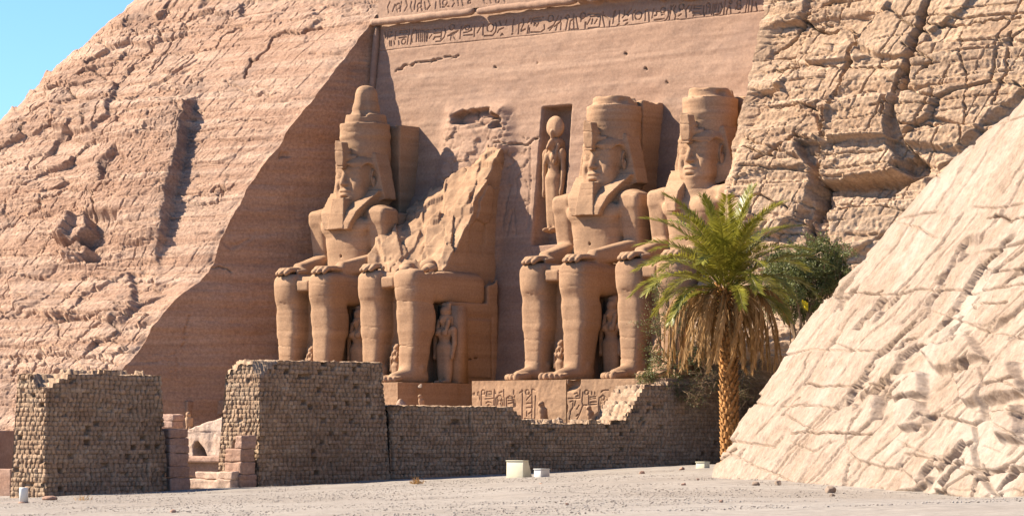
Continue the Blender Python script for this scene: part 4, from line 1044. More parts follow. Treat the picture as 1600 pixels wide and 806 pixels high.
# ================================================================== BRICK WALLS, GATE, TERRACE
XW = 24.0
M_BRICK = stone('mud_brick', [(.35, .226, .138), (.285, .178, .108), (.41, .288, .186)], band=(.5, .5, 2.5), big=.5, fine=7.0, bump=.3, bd=.05, stain=(.19, .125, .075), stain_amt=.6)
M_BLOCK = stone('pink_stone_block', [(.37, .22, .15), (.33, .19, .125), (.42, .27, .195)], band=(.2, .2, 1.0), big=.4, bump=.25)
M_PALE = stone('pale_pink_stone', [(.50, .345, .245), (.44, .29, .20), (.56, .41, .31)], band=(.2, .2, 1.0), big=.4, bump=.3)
CH, BL = .25, .35
def _brick_tone():
    t = M_BRICK.node_tree; b = t.nodes['Principled BSDF']; l = b.inputs['Base Color'].links[0].from_socket
    at_ = t.nodes.new('ShaderNodeAttribute'); at_.attribute_name = 'brick_tone'
    x = t.nodes.new('ShaderNodeMix'); x.data_type = 'RGBA'; x.blend_type = 'MULTIPLY'; x.inputs[0].default_value = 1.0
    t.links.new(l, x.inputs[6]); t.links.new(at_.outputs['Fac'], x.inputs[7]); t.links.new(x.outputs[2], b.inputs['Base Color'])
_brick_tone()
def bricks(s, z, seed):
    """relief and clay tone of mud bricks laid in courses, s along the wall, z up"""
    z = z + .035 * fbm(s * .35, z * .2, seed, 3); s = s + .04 * fbm(s * .6, z * 2, seed + 1, 2)
    row = np.floor(z / CH); ri = row.astype(np.int64)
    off = _h(ri, 3 + 0 * ri, int(seed) + 0 * ri) * .5
    ln = BL * (.85 + .3 * _h(ri, 9 + 0 * ri, int(seed) + 0 * ri))
    q = s / ln + off + .5 * (ri & 1); bi = np.floor(q).astype(np.int64)
    fz = np.abs(z / CH - row - .5) * CH; fs = np.abs(q - bi - .5) * ln
    ez_ = CH / 2 - fz + .014 * fbm(s * 4, z * 4, seed + 3, 2); es_ = ln / 2 - fs + .02 * fbm(s * 5, z * 5, seed + 4, 2)
    edge = np.minimum(ez_, es_)
    r1 = _h(ri, bi, 5 + int(seed) + 0 * bi); r2 = _h(ri, bi, 77 + int(seed) + 0 * bi); r3 = _h(ri, bi, 177 + int(seed) + 0 * bi)
    gone = sstep(-.1, .3, fbm(s * .3, z * .45, seed + 4, 3))
    jz = sstep(.035, .012, ez_); js = sstep(.05, .02, es_)
    dep = -.05 * jz - .17 * js * (.25 + .75 * (r3 > .4)) + .045 * (r1 - .5)
    dep -= (r2 > .965 - .05 * gone) * (.15 + .2 * gone) * sstep(.0, .05, edge)
    dep += .035 * fbm(s * 5, z * 5, seed, 3) + .09 * fbm(s * .25, z * .3, seed + 6, 3)
    tone = (.84 + .30 * r1) * (1 - .3 * np.maximum(jz, js))
    return dep, tone
def wall(parent, y0, y1, top, thick, seed, bx=.045, by=.05, end0=True, end1=True, name='brickwork', h=.05, lowback=0.0, ragged=.25, join=None):
    """solid wall with its long face at X = XW looking +X; y0 is the near (left) end, top(y, d) its height at depth d"""
    L_ = parent.location; mb = MB(); tones = []
    def zb(y): return ground_z(XW, y) - .4
    zb0, zb1 = zb(y0), zb(y1)
    def zbf(y): return zb0 + (zb1 - zb0) * (y - y0) / (y1 - y0)
    def Htop(y, d):
        z = top(y, d); n = fbm(y * .9, d * .9, seed, 3)
        return np.round((z + ragged * n) / CH) * CH + .03 * fbm(y * 4, d * 4, seed + 2, 2) + .02
    n = int((y1 - y0) / h); ys = np.linspace(y0, y1, n)
    hm = max(top(ys, ys * 0) - zbf(ys)); m = int(hm / h)
    Yg_, Tg = np.meshgrid(ys, np.linspace(0, 1, m), indexing='ij')
    def ypos(y, z): # battered ends
        k0 = np.clip(1 - (y - y0) / 3.0, 0, 1); k1 = np.clip(1 - (y1 - y) / 3.0, 0, 1)
        return y + by * (z - zbf(y)) * (k0 * end0 - k1 * end1)
    H = Htop(Yg_, 0 * Yg_); z = zbf(Yg_) + (H - zbf(Yg_)) * Tg
    yp = ypos(Yg_, z); dp, tn = bricks(yp, z, seed); tones.append(tn.ravel())
    if join:
        for jy, jw, jd in join: dp -= jd * sstep(jw, jw * .4, np.abs(yp - jy - .05 * fbm(z * .8, z * 0, 3, 3)))
    mb.grid(np.stack([XW - bx * (z - zbf(Yg_)) + dp, yp, z], -1), False)
    # top
    nd = int(thick / .1); Yt, Dt = np.meshgrid(ys, np.linspace(0, 1, nd), indexing='ij')
    zt = Htop(Yt, Dt * thick); topin = bx * (zt - zbf(Yt))
    pit = facets(Yt / .38, Dt * thick / .3, seed); hole = worley(Yt / .55, Dt * thick / .55 , .95, seed + 2)
    zt2 = zt + (.10 * pit[0] - .06 * sstep(.1, .02, pit[1]) - .22 * (hole[2] > .62) * sstep(.42, .2, hole[0])) * sstep(0, .03, Dt)
    tones.append((1.0 + .3 * pit[0]).ravel())
    mb.grid(np.stack([XW - topin - Dt * (thick - 2 * topin), ypos(Yt, zt), zt2], -1), True)
    # ends
    for yy, on, flip in ((y0, end0, False), (y1, end1, True)):
        if not on: continue
        dd = np.arange(0, thick + h, h); Dg, Tg = np.meshgrid(dd / dd[-1], np.linspace(0, 1, m), indexing='ij')
        zbt = zbf(yy); H = Htop(0 * Dg + yy, Dg * thick); z = zbt + (H - zbt) * Tg
        xin = bx * (z - zbt); x = XW - xin - Dg * (thick - 2 * xin)
        dp, tn = bricks(x + 40, z, seed + 17); tones.append(tn.ravel())
        y = yy + (by * (z - zbt) - dp) * (1 if not flip else -1)
        mb.grid(np.stack([x, y, z], -1), not flip)
    # far side
    Yb, Tb = np.meshgrid(np.linspace(y0, y1, 20), np.linspace(0, 1, 5), indexing='ij')
    H = Htop(Yb, 0 * Yb + thick); z = zbf(Yb) + (H - zbf(Yb)) * Tb
    mb.grid(np.stack([XW - thick + bx * (z - zbf(Yb)), ypos(Yb, z), z], -1), True)
    tones.append(np.ones(z.size)); mb.v = [q - np.array(L_) for q in mb.v]
    o = mb.build(name, M_BRICK, parent, False)
    at_ = o.data.attributes.new('brick_tone', 'FLOAT', 'POINT'); at_.data.foreach_set('value', np.concatenate(tones).astype(np.float32))
    return o
def WX(px, py): return on_x(px, py, XW)
def prof(pts):
    P_ = np.array([WX(*p) for p in pts]); i = P_[:, 1].argsort(); P_ = P_[i]
    return lambda y: np.interp(y, P_[:, 1], P_[:, 2])
yA = WX(403, 700)[1]; yB = WX(612, 700)[1]; yC = WX(1240, 690)[1]
# tall end piece by the gate
tw = thing('brick_wall', 'tall mud brick wall end with stepped top, lit on its narrow left side, right of the gateway', 'brick wall', (XW, (yA + yB) / 2, ground_z(XW, yA)), group='mud brick walls')
pt = prof([(403, 592), (412, 586), (420, 578), (432, 570), (440, 564), (520, 564), (602, 568)])
zf_ = WX(520, 564)[2]; ze_ = [WX(403, q)[2] for q in (592, 580, 566, 570, 584)]
wall(tw, yA, yB - .02, lambda y, d: np.minimum(np.where(d < .05, pt(y), zf_), np.interp(d, [0, .5, .9, 2, 3.2], ze_) + .75 * (y - yA)), 3.4, 3, ragged=.05, by=.06)
lw = thing('brick_wall', 'long low mud brick wall with a sunken middle, running back to the cliff behind the palm', 'brick wall', (XW, (yB + yC) / 2, ground_z(XW, yB)), group='mud brick walls')
pl_ = prof([(600, 635), (803, 636), (808, 644), (816, 652), (824, 659), (900, 660), (978, 659), (1012, 603), (1060, 598), (1130, 594), (1260, 590)])
wall(lw, yB + .02, yC, lambda y, d: pl_(y) + 0 * d, 2.9, 9, end0=False, end1=False, ragged=.07, join=[(WX(737, 690)[1], .07, .3), (WX(616, 690)[1], .12, .3)])
yL0, yL1 = WX(70, 700)[1], WX(264, 700)[1]
fw = thing('brick_wall', 'separate block of mud brick wall with a worn left corner, left of the gateway', 'brick wall', (XW, (yL0 + yL1) / 2, ground_z(XW, yL0)), group='mud brick walls')
pf_ = prof([(60, 612), (79, 604), (92, 596), (108, 588), (122, 582), (200, 582), (250, 584), (262, 590)])
wall(fw, yL0, yL1, lambda y, d: np.maximum(pf_(y), WX(122, 582)[2] - .15 - .9 * np.clip(1.6 - d, 0, 1.6) - .22 * np.clip(3 - (y - yL0), 0, 3) * 0), 2.9, 15, ragged=.05)

def block_stack(name, label, cat, corners, courses, seed, mat=M_BLOCK, group=None, shrink=0.0):
    """stone blocks laid in courses: one part per course, bevelled and slightly shifted"""
    (x0, x1, y0, y1, zb_) = corners
    t = thing(name, label, cat, ((x0 + x1) / 2, (y0 + y1) / 2, zb_), group=group)
    z = 0.0; rs = random.Random(seed)
    for (hh, a, b, c_, d_) in courses:
        mb = MB(); j = lambda: rs.uniform(-.04, .04)
        n = 9
        g = SDF((min(a, b) - .25, min(c_, d_) - .25, z - .2), (max(a, b) + .25, max(c_, d_) + .25, z + hh + .2), .055)
        g.box(((a + b) / 2 + j(), (c_ + d_) / 2 + j(), z + hh / 2), ((b - a) / 2, (d_ - c_) / 2, hh / 2 - .004), .03, .01)
        g.weather(.045, seed + z * 3, 1.8, .02)
        g.obj('stone_block', mat, t); z += hh
    return t
zj = ground_z(XW, yA)
# right jamb: courses given as (height, x0, x1, y0, y1) about its middle
block_stack('gate_jamb', 'stepped pale jamb of squared pink stones against the tall brick wall', 'gate jamb', (XW - 1.4, XW, yA - 1.6, yA, zj - .1),
            [(.75, -.75, .72, -.5, .72), (.75, -.72, .70, -.46, .7), (.72, -.62, .68, -.45, .68), (.74, .05, .64, -.42, .66)], 4, M_BLOCK, 'stone jambs of the gateway')
block_stack('gate_jamb', 'upright column of reddish stones ending the separate left brick wall', 'gate jamb', (XW - 1.2, XW, yL1, yL1 + 1.7, ground_z(XW, yL1) - .1),
            [(.8, -.6, .5, -.7, .85), (.6, -.56, .5, -.68, .85), (.75, -.52, .46, -.65, .82), (.85, -.5, .44, -.66, .8), (.5, -.45, .42, -.66, .78)], 6, group='stone jambs of the gateway')
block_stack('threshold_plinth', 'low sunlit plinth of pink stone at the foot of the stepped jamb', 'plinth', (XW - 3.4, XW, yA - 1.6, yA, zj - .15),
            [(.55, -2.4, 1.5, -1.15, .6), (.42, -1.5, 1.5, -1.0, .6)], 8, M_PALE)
# terrace the pedestals stand on
mbt = MB(); mbt.hexa([(-3, -22, -8), (22.8, -22, -8), (22.8, 1, -8), (-3, 1, -8), (-3, -22, -2.9), (22.8, -22, -2.9), (22.8, 1, -2.9), (-3, 1, -2.9)])
tag(mbt.build('terrace', M_FACADE), kind='structure')
# things seen through the gateway
def poly_block(name, label, cat, pts, Y, depth, mat, holes=(), h=.06, amp=.06, sd=1):
    W_ = np.array([on_y(a, b, Y) for a, b in pts]); lo = W_.min(0); hi = W_.max(0)
    c = np.array([(lo[0] + hi[0]) / 2, Y + depth / 2, lo[2]])
    t = thing(name, label, cat, c); pg = [(p[0] - c[0], p[2] - c[2]) for p in W_]
    hl = [[(on_y(a, b, Y)[0] - c[0], on_y(a, b, Y)[2] - c[2]) for a, b in hp] for hp in holes]
    g = SDF((lo[0] - c[0] - .3, -depth / 2 - .3, -.3), (hi[0] - c[0] + .3, depth / 2 + .3, hi[2] - c[2] + .3), h)
    xx, zz_ = np.meshgrid(g.ax[0], g.ax[2], indexing='ij')
    d2 = poly_sd(xx, zz_, pg)
    d = np.maximum(d2[:, None, :], np.abs(g.ax[1])[None, :, None] - depth / 2)
    for hp in hl:
        dh = poly_sd(xx, zz_, hp)
        d = np.maximum(d, -np.maximum(dh[:, None, :], (g.ax[1][None, :, None] - depth * .2)))
    g.f = d.astype(np.float32); g.weather(amp, sd, 1.3, .04)
    g.obj('block', mat, t); return t
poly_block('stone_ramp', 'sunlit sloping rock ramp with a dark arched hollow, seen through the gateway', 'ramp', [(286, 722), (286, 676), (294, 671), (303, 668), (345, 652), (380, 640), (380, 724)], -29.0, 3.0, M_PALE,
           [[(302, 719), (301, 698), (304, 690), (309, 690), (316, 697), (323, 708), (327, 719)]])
t = thing('stone_step', 'low overhanging stone ledge, bright on top and dark below, inside the gateway', 'step', tuple(on_y(312, 735, -34.0)))
g = SDF((-6, -1, -.3), (6, 1.2, 1.2), .09); g.box((0, 0, .72), (5.5, .8, .19), .05); g.weather(.04, 3, 1.2, .02).obj('ledge_slab', M_BLOCK, t)
g = SDF((-6, -1, -.6), (6, 1.2, 1.2), .09); g.box((0, .25, .1), (5.4, .4, .5), .05); g.weather(.04, 4, 1.2, .02).obj('ledge_base', M_BLOCK, t)
for a, b, y0_, y1_, lab in ((262, 294, 625, 690, 'shaded square stone pillar beside the falcon, left of the dark doorway gap'), (313, 352, 625, 690, 'shaded square stone pillar right of the dark doorway gap, behind the ramp')):
    Yp = on_reveal((a + b) / 2, 655)[1] + .6; p0, p1 = on_y(a, y1_, Yp), on_y(b, y0_, Yp)
    block_stack('stone_pillar', lab, 'pillar', (p0[0], p1[0], Yp, Yp + 1.4, p0[2]), [((p1[2] - p0[2]) / 3 - .02, -(p1[0] - p0[0]) / 2, (p1[0] - p0[0]) / 2, -.7, .7)] * 2 + [((p1[2] - p0[2]) / 3, -(p1[0] - p0[0]) / 2 - .1, (p1[0] - p0[0]) / 2 + .1, -.8, .8)], a, M_REVEAL, 'pillars in the shade of the recess')
q0 = on_y(266, 668, -27.5)
block_stack('stone_block_pile', 'two small sunlit blocks beside the top of the left jamb', 'blocks', (q0[0] - .8, q0[0] + .8, -28, -27, q0[2]), [(.45, -.8, .75, -.5, .5), (.42, -.7, .85, -.5, .5)], 3, M_BLOCK)
def falcon(px, pyb, hpx, Y, label, grp='small statues along the terrace edge', rz=0.0, mat=None, mesh=[]):
    p = on_y(px, pyb, Y); sc_ = hpx * ((p - CAM) @ FWD) / F
    t = thing('falcon_statue', label, 'statue', p, rz, grp, sc_)
    if not mesh:
        g = SDF((-.3, -.4, -.05), (.3, .35, 1.08), .02)
        g.ell((0, 0, .46), (.19, .2, .4), .05, rx=.18); g.ell((0, -.1, .86), (.14, .17, .14), .08); g.cone((0, -.25, .86), (0, -.31, .8), .05, .02, .03)
        g.both('cone', (.17, .02, .62), (.12, .2, .12), .07, .04, .04); g.both('cone', (.08, -.05, .16), (.08, -.12, .03), .06, .05, .03)
        g.weather(.012, 2, 5, 0); mesh.append(g.mesh('bird_body'))
        g = SDF((-.35, -.4, -.12), (.35, .4, .1), .02); g.box((0, 0, -.03), (.24, .3, .06), .02); mesh.append(g.mesh('plinth'))
        for m_ in mesh: m_.polygons.foreach_set('use_smooth', np.ones(len(m_.polygons), bool)); m_.materials.append(M_STATUE)
    shared('bird', mesh[0], t); shared('plinth', mesh[1], t); return t
falcon(295, 671, 28, -28.4, 'falcon statue perched on the sunlit ramp in the gateway', rz=.5)
falcon(848, 660, 34, YS + PF - 1.0, 'falcon statue in front of the hieroglyph pedestal of the bearded king')
falcon(922, 661, 28, YS + PF - 1.0, 'falcon statue in front of the pedestal with the long cartouche')
falcon(658, 638, 22, YS + PF - 1.6, 'slim pale statue on the terrace right of the tall brick wall')
def stone_lump(name, p, r, label, cat, mat, seed, grp=None, sq=(1, 1, .7)):
    g = SDF((-1.3, -1.3, -1.0), (1.3, 1.3, 1.2), .11)
    g.ell((0, 0, 0), sq, .1); rs = random.Random(seed)
    for _ in range(7):
        a = Vector((rs.uniform(-1, 1), rs.uniform(-1, 1), rs.uniform(-.3, 1))).normalized()
        dd = rs.uniform(.45, .75)
        g.op(lambda X, Y, Z: X * a.x + Y * a.y + Z * a.z - dd, (-1.2, -1.2, -1), (1.2, 1.2, 1), 0.01, '&')
    g.weather(.08, seed, 1.5, 0)
    me = g.mesh(name); me.materials.append(mat)
    o = bpy.data.objects.new(name, me); COL.objects.link(o); o.location = tuple(float(c) for c in p); o.scale = (r, r, r); o.rotation_euler = (0, 0, rs.uniform(0, 6))
    return tag(o, label, cat, grp)
stone_lump('boulder', on_y(630, 636, YS + PF - 1.6), .62, 'dark rough boulder on the terrace between the broken colossus and tall brick wall', 'rock', M_CLIFF, 5, None, (.8, .8, 1))
stone_lump('boulder', on_y(619, 638, YS + PF - 2.0), .5, 'pale squared boulder touching the dark boulder on the terrace', 'rock', M_MOUND, 8, None, (1, .7, .5))
for i, (a, b, Y, r, lab) in enumerate([(892, 598, YS - 9.3, .32, 'yellowish stone on the pedestal edge right of the bearded king\'s toes'), (927, 597, YS - 9.3, .30, 'pale stone on the pedestal edge left of the beardless king\'s toes'),
                                       (604, 604, YS - 9.4, .28, 'small stone on the pedestal of the broken colossus, by its toes'), (657, 603, YS - 8.2, .25, 'small stone on the pedestal edge below the broken colossus\'s shin'),
                                       (822, 662, YS - 13, .3, 'knob of broken stone at the left end of the sunken wall top'), (873, 656, YS - 10.8, .3, 'pale stone in the dark gap between the two carved pedestals')]):
    stone_lump('stone', on_y(a, b, Y), r, lab, 'stone', M_MOUND if i != 4 else M_STATUE, 20 + i, 'loose stones on the temple terrace')
# low masonry beyond the left brick wall
t = thing('low_stone_wall', 'low shaded stone wall and bright step at the far left edge behind the brick block', 'stone wall', (6, -50, ground_z(6, -50)))
A_ = np.array(t.location)
def hx_(name, a, b, zt, zb_, dx, mat):
    p0 = at(a[0], a[1], a[2]); p1 = at(b[0], b[1], b[2]); mb = MB(); d = np.array([-dx, .0, 0])
    c = [p0, p1, p1 + d, p0 + d]; lo = [np.array([q[0], q[1], zb_]) for q in c]; hi = [np.array([q[0], q[1], zt]) for q in c]
    mb.hexa([q - A_ for q in lo + hi]); mb.build(name, mat, t, False, .06)
hx_('wall_body', (-60, 700, 214), (24, 700, 226), -4.1 + (690 - 672) / 25., -8, 2.0, M_BLOCK)
q0_ = at(-60, 740, 204); q1_ = on_y(16, 740, q0_[1]); mb = MB()
c_ = [q0_, q1_, q1_ + [0, 2.5, 0], q0_ + [0, 2.5, 0]]
mb.hexa([np.array([q[0], q[1], -8.]) - A_ for q in c_] + [np.array([q[0], q[1], -4.1 - 42 / 27.]) - A_ for q in c_]); mb.build('step', M_BLOCK, t, False, .06)

# ---- floodlight housings, post and litter on the gravel
M_WHITE = plain('cream_paint', (.62, .565, .40), .6, .06)
M_WHITE2 = plain('white_paint', (.68, .65, .58), .6, .06)
M_LENS = plain('dull_glass', (.30, .28, .2), .3, .1)
def gpoint(px, py):
    lo, hi = 60., 260.
    for _ in range(50):
        t_ = (lo + hi) / 2; p = at(px, py, t_)
        if p[2] > ground_z(p[0], p[1]): lo = t_
        else: hi = t_
    return at(px, py, lo)
def lamp_box(px0, pxm, px1, pyt, pyb, slant, label, mat, seed):
    p = gpoint(px0, pyb); t_ = (p - CAM) @ FWD; k_ = F / t_
    w_ = (pxm - px0) / (k_ * cP); dep = (px1 - pxm) / (k_ * sP); h_ = (pyb - pyt) / k_
    t = thing('floodlight_housing', label, 'floodlight', (p[0] + w_ / 2, p[1] + dep / 2, p[2] - .03), group='white floodlight housings on the gravel')
    s = slant * dep; mb = MB()
    mb.hexa([(-w_ / 2, -dep / 2, 0), (w_ / 2, -dep / 2, 0), (w_ / 2, dep / 2, 0), (-w_ / 2, dep / 2, 0), (-w_ / 2, -dep / 2 + .02, h_), (w_ / 2, -dep / 2 + .02, h_), (w_ / 2, dep / 2 - s, h_), (-w_ / 2, dep / 2 - s, h_)])
    mb.build('casing', mat, t, False, .025)
    m2 = MB(); e = .05; zt = h_ * .93
    m2.hexa([(-w_ / 2 - e * .5, -dep / 2 - e * .6, h_ - .004), (w_ / 2 + e * .5, -dep / 2 - e * .6, h_ - .004), (w_ / 2 + e * .5, dep / 2 - s + e * .4, h_ - .004), (-w_ / 2 - e * .5, dep / 2 - s + e * .4, h_ - .004),
             (-w_ / 2 - e * .5, -dep / 2 - e * .6, h_ + .04), (w_ / 2 + e * .5, -dep / 2 - e * .6, h_ + .04), (w_ / 2 + e * .5, dep / 2 - s + e * .4, h_ + .04), (-w_ / 2 - e * .5, dep / 2 - s + e * .4, h_ + .04)])
    m2.build('lid', mat, t, False, .015)
    return t
lamp_box(791, 817, 832, 719, 746, .42, 'largest cream floodlight housing with a sloping back, standing on gravel before the wall', M_WHITE, 1)
lamp_box(834, 845, 859, 732, 745, .0, 'small white floodlight housing just right of the largest one', M_WHITE2, 2)
lamp_box(1087, 1100, 1109, 721, 733, .0, 'small cream floodlight housing alone near the foot of the pale rock slope', M_WHITE, 3)
p = gpoint(37, 785); t = thing('bollard', 'short white round post before the lit end of the left brick wall', 'post', p)
k_ = F / ((p - CAM) @ FWD); mb = MB(); r_ = 7 / k_; h_ = 24 / k_
mb.tube([(0, 0, -.05), (0, 0, h_ * .9), (0, 0, h_ * .98), (0, 0, h_)], [r_, r_, r_ * .96, r_ * .8], 20); mb.build('shaft', M_WHITE2, t, True)
mb = MB(); mb.tube([(0, 0, -.04), (0, 0, .05)], [r_ * 1.25, r_ * 1.2], 20); mb.build('foot_ring', M_BLOCK, t, False)
p = gpoint(78, 781); o = stone_lump('flat_stone', p + np.array([0, 0, .08]), .42, 'flat pale stone slab lying at the left brick wall\'s corner', 'stone', M_BLOCK, 31, None, (1.0, .9, .35))
for i, (a, b, r, lab) in enumerate([(845, 757, .10, 'dark pebble on gravel just below the small white housing'), (1069, 758, .12, 'dark pebble on the gravel left of the lone cream housing'), (1090, 749, .09, 'small pebble on the gravel below the lone cream housing'), (1181, 758, .2, 'flat dark stone at the foot of the pale slope, nearest its tip'),
                                (1217, 756, .2, 'dark angular stone at the foot of the pale slope, beside the flat one'), (887, 788, .07, 'tiny dark pebble on gravel in the foreground, left one'), (1127, 784, .08, 'tiny dark pebble on gravel in the foreground, right one'), (1296, 768, .28, 'pale stone lying before the pale slope\'s foot, middle'),
                                (1300, 774, .12, 'small pale chip in front of the pale stone at the slope\'s foot'), (1003, 740, .2, 'flat brown stone on the gravel near the shaded wall base'), (1066, 734, .2, 'long flat brown stone by the wall base left of the lone housing'), (270, 800, .12, 'reddish clod on the gravel at the bottom left')]):
    stone_lump('stone', gpoint(a, b) + np.array([0, 0, r * .3]), r, lab, 'stone', M_MOUND if 'pale' in lab else M_BLOCK, 40 + i, 'stones scattered on the gravel', (1.2, .9, .6))
# gravel lying on the forecourt: far too many to count
def gravel():
    r = np.random.RandomState(3); n = 30000
    t_ = 92 + 118 * r.rand(n) ** 1.1; rr_ = (r.rand(n) * 2 - 1) * t_ * .152
    P0 = CAM * [1, 1, 0] + rr_[:, None] * RGT + t_[:, None] * FWD; P0[:, 2] = zg(rr_, t_)
    keep = (P0[:, 0] > XW + 1.0) | (P0[:, 1] < -66)
    P0 = P0[keep]; n = len(P0)
    sz = .016 + .035 * r.rand(n) ** 4
    V = np.array([[1, 0, 0], [0, 1, 0], [-1, 0, 0], [0, -1, 0], [0, 0, .75], [0, 0, -.4]], float)
    V = V[None] * sz[:, None, None] * r.uniform(.6, 1.3, (n, 6, 1)); a = r.rand(n) * 6.28; ca, sa = np.cos(a)[:, None], np.sin(a)[:, None]
    W_ = np.stack([V[..., 0] * ca - V[..., 1] * sa, V[..., 0] * sa + V[..., 1] * ca, V[..., 2]], -1) + P0[:, None]
    Fc = np.array([[0, 1, 4], [1, 2, 4], [2, 3, 4], [3, 0, 4], [1, 0, 5], [2, 1, 5], [3, 2, 5], [0, 3, 5]])
    m, t, b = mat_new('pebbles'); g = t.nodes.new('ShaderNodeNewGeometry'); cr_ = t.nodes.new('ShaderNodeValToRGB')
    for i, (ps, c) in enumerate([(0, (.19, .15, .12, 1)), (.35, (.28, .232, .19, 1)), (1, (.40, .35, .30, 1))]):
        e = cr_.color_ramp.elements[i] if i < 2 else cr_.color_ramp.elements.new(ps); e.position = ps; e.color = c
    t.links.new(g.outputs['Random Per Island'], cr_.inputs[0]); t.links.new(cr_.outputs[0], b.inputs['Base Color'])
    tag(link('gravel', raw_mesh('gravel', W_.reshape(-1, 3), (np.arange(n)[:, None, None] * 6 + Fc[None]).reshape(-1, 3)), m, None, False), 'fine gravel scattered over the sandy forecourt', 'gravel', kind='stuff')
gravel()
# ================================================================== PLANTS
def leafmat(name, c1, c2, trans=.25, rough=.5):
    m, t, b = mat_new(name, rough); N = t.nodes.new; L = t.links.new
    g = N('ShaderNodeNewGeometry'); n = N('ShaderNodeTexNoise'); n.inputs['Scale'].default_value = 1.6; n.inputs['Detail'].default_value = 4; L(g.outputs['Position'], n.inputs['Vector'])
    r = N('ShaderNodeMapRange'); r.inputs[1].default_value = .35; r.inputs[2].default_value = .65; L(n.outputs[0], r.inputs[0])
    a = N('ShaderNodeMath'); a.operation = 'MULTIPLY_ADD'; a.inputs[1].default_value = .5; L(g.outputs['Random Per Island'], a.inputs[0])
    h_ = N('ShaderNodeMath'); h_.operation = 'MULTIPLY'; h_.inputs[1].default_value = .5; L(r.outputs[0], h_.inputs[0]); L(h_.outputs[0], a.inputs[2])
    x = N('ShaderNodeMix'); x.data_type = 'RGBA'; x.inputs[6].default_value = (*c1, 1); x.inputs[7].default_value = (*c2, 1); L(a.outputs[0], x.inputs[0])
    L(x.outputs[2], b.inputs['Base Color']); b.inputs['Specular IOR Level'].default_value = .35
    tr = N('ShaderNodeBsdfTranslucent'); L(x.outputs[2], tr.inputs['Color'])
    ms = N('ShaderNodeMixShader'); ms.inputs[0].default_value = trans; L(b.outputs[0], ms.inputs[1]); L(tr.outputs[0], ms.inputs[2])
    L(ms.outputs[0], t.nodes['Material Output'].inputs['Surface']); return m
M_FROND = leafmat('palm_green', (.12, .125, .012), (.38, .33, .05), .3, .36)
M_DEAD = leafmat('dry_palm', (.25, .13, .04), (.50, .29, .11), .2, .8)
M_RIB = plain('palm_rib', (.28, .24, .07), .6)
M_TRUNK = plain('palm_trunk', (.36, .175, .06), .95, .5, 6.0, .6)
M_ACACIA = leafmat('acacia_leaf', (.09, .105, .025), (.20, .20, .06), .25, .6)
M_TWIG = plain('dry_twig', (.24, .155, .085), .9, .25)
rs = np.random.RandomState(11)
def leaf_quads(base, tip, side, w_):
    """diamond-ish leaflets: base, two shoulders, tip"""
    mid = base + (tip - base) * .35
    return np.stack([base, mid + side * w_[:, None], tip, mid - side * w_[:, None]], 1)
def frond_mesh(name, Ln, e0, bend, dead, seed):
    r = np.random.RandomState(seed); n = 40
    s = np.linspace(0, 1, n); ang = e0 - bend * s ** (1.5 if not dead else .75)
    if dead: ang = np.maximum(ang, -1.50)
    st = np.stack([np.cos(ang), 0 * s, np.sin(ang)], 1) * Ln / n
    pts = np.cumsum(st, 0); pts[:, 1] += (.06 if not dead else .22) * Ln * s ** 2 * r.uniform(-1, 1)
    mb = MB(); mb.tube(pts, np.linspace(.045, .008, n) * (1 if not dead else .85), 5)
    m = 78 if not dead else 60
    q = np.linspace(.16 if not dead else .2, .995, m); V = []
    for side in (-1, 1):
        b = np.stack([np.interp(q, s, pts[:, i]) for i in range(3)], 1)
        T_ = np.stack([np.interp(q, s, np.gradient(pts[:, i])) for i in range(3)], 1); T_ /= np.linalg.norm(T_, axis=1)[:, None]
        up = np.cross(T_, np.array([0, 1.0, 0])); up = -up / (np.linalg.norm(up, axis=1)[:, None] + 1e-9); up *= np.sign(up[:, 2:3] + 1e-6) if not dead else 1
        sd = np.array([0, side, 0.])
        ll = (.30 + .55 * np.sin(np.pi * (.12 + .80 * q)) ** .8) * Ln / 5.2 * 1.05 * r.uniform(.85, 1.1, m)
        if dead:
            d = T_ * r.uniform(.5, 1.0, (m, 1)) + sd * r.uniform(.1, .5, (m, 1)) + np.array([0, 0, -1.0]) * r.uniform(.4, 1.2, (m, 1)) + r.normal(0, .12, (m, 3)); ll = ll * .62
        else:
            fw_ = (.45 + .8 * q)[:, None]
            d = T_ * fw_ + sd * .85 + up * r.uniform(.1, .5, (m, 1)) + np.array([0, 0, -.12]) + r.normal(0, .07, (m, 3))
        d /= np.linalg.norm(d, axis=1)[:, None]
        nrm_ = np.cross(d, T_); nrm_ /= np.linalg.norm(nrm_, axis=1)[:, None] + 1e-9
        wv_ = np.cross(nrm_, d)
        tip = b + d * ll[:, None]; tip[:, 2] -= .10 * ll
        V.append(leaf_quads(b, tip, wv_, np.full(m, .044 if not dead else .03)))
    V = np.concatenate(V).reshape(-1, 3); mb.add(V, np.arange(len(V)).reshape(-1, 4))
    return raw_mesh(name, np.concatenate(mb.v), np.concatenate(mb.f))
pc = at(1134, 452, 190.0); pg = at(1141, 700, 190.0); gz = ground_z(pg[0], pg[1])
palm = thing('date_palm', 'date palm with green crown above a skirt of hanging dead fronds, orange scaly trunk', 'palm tree', (pg[0], pg[1], gz))
base_ = np.array([pg[0], pg[1], gz]); top_ = pc - base_
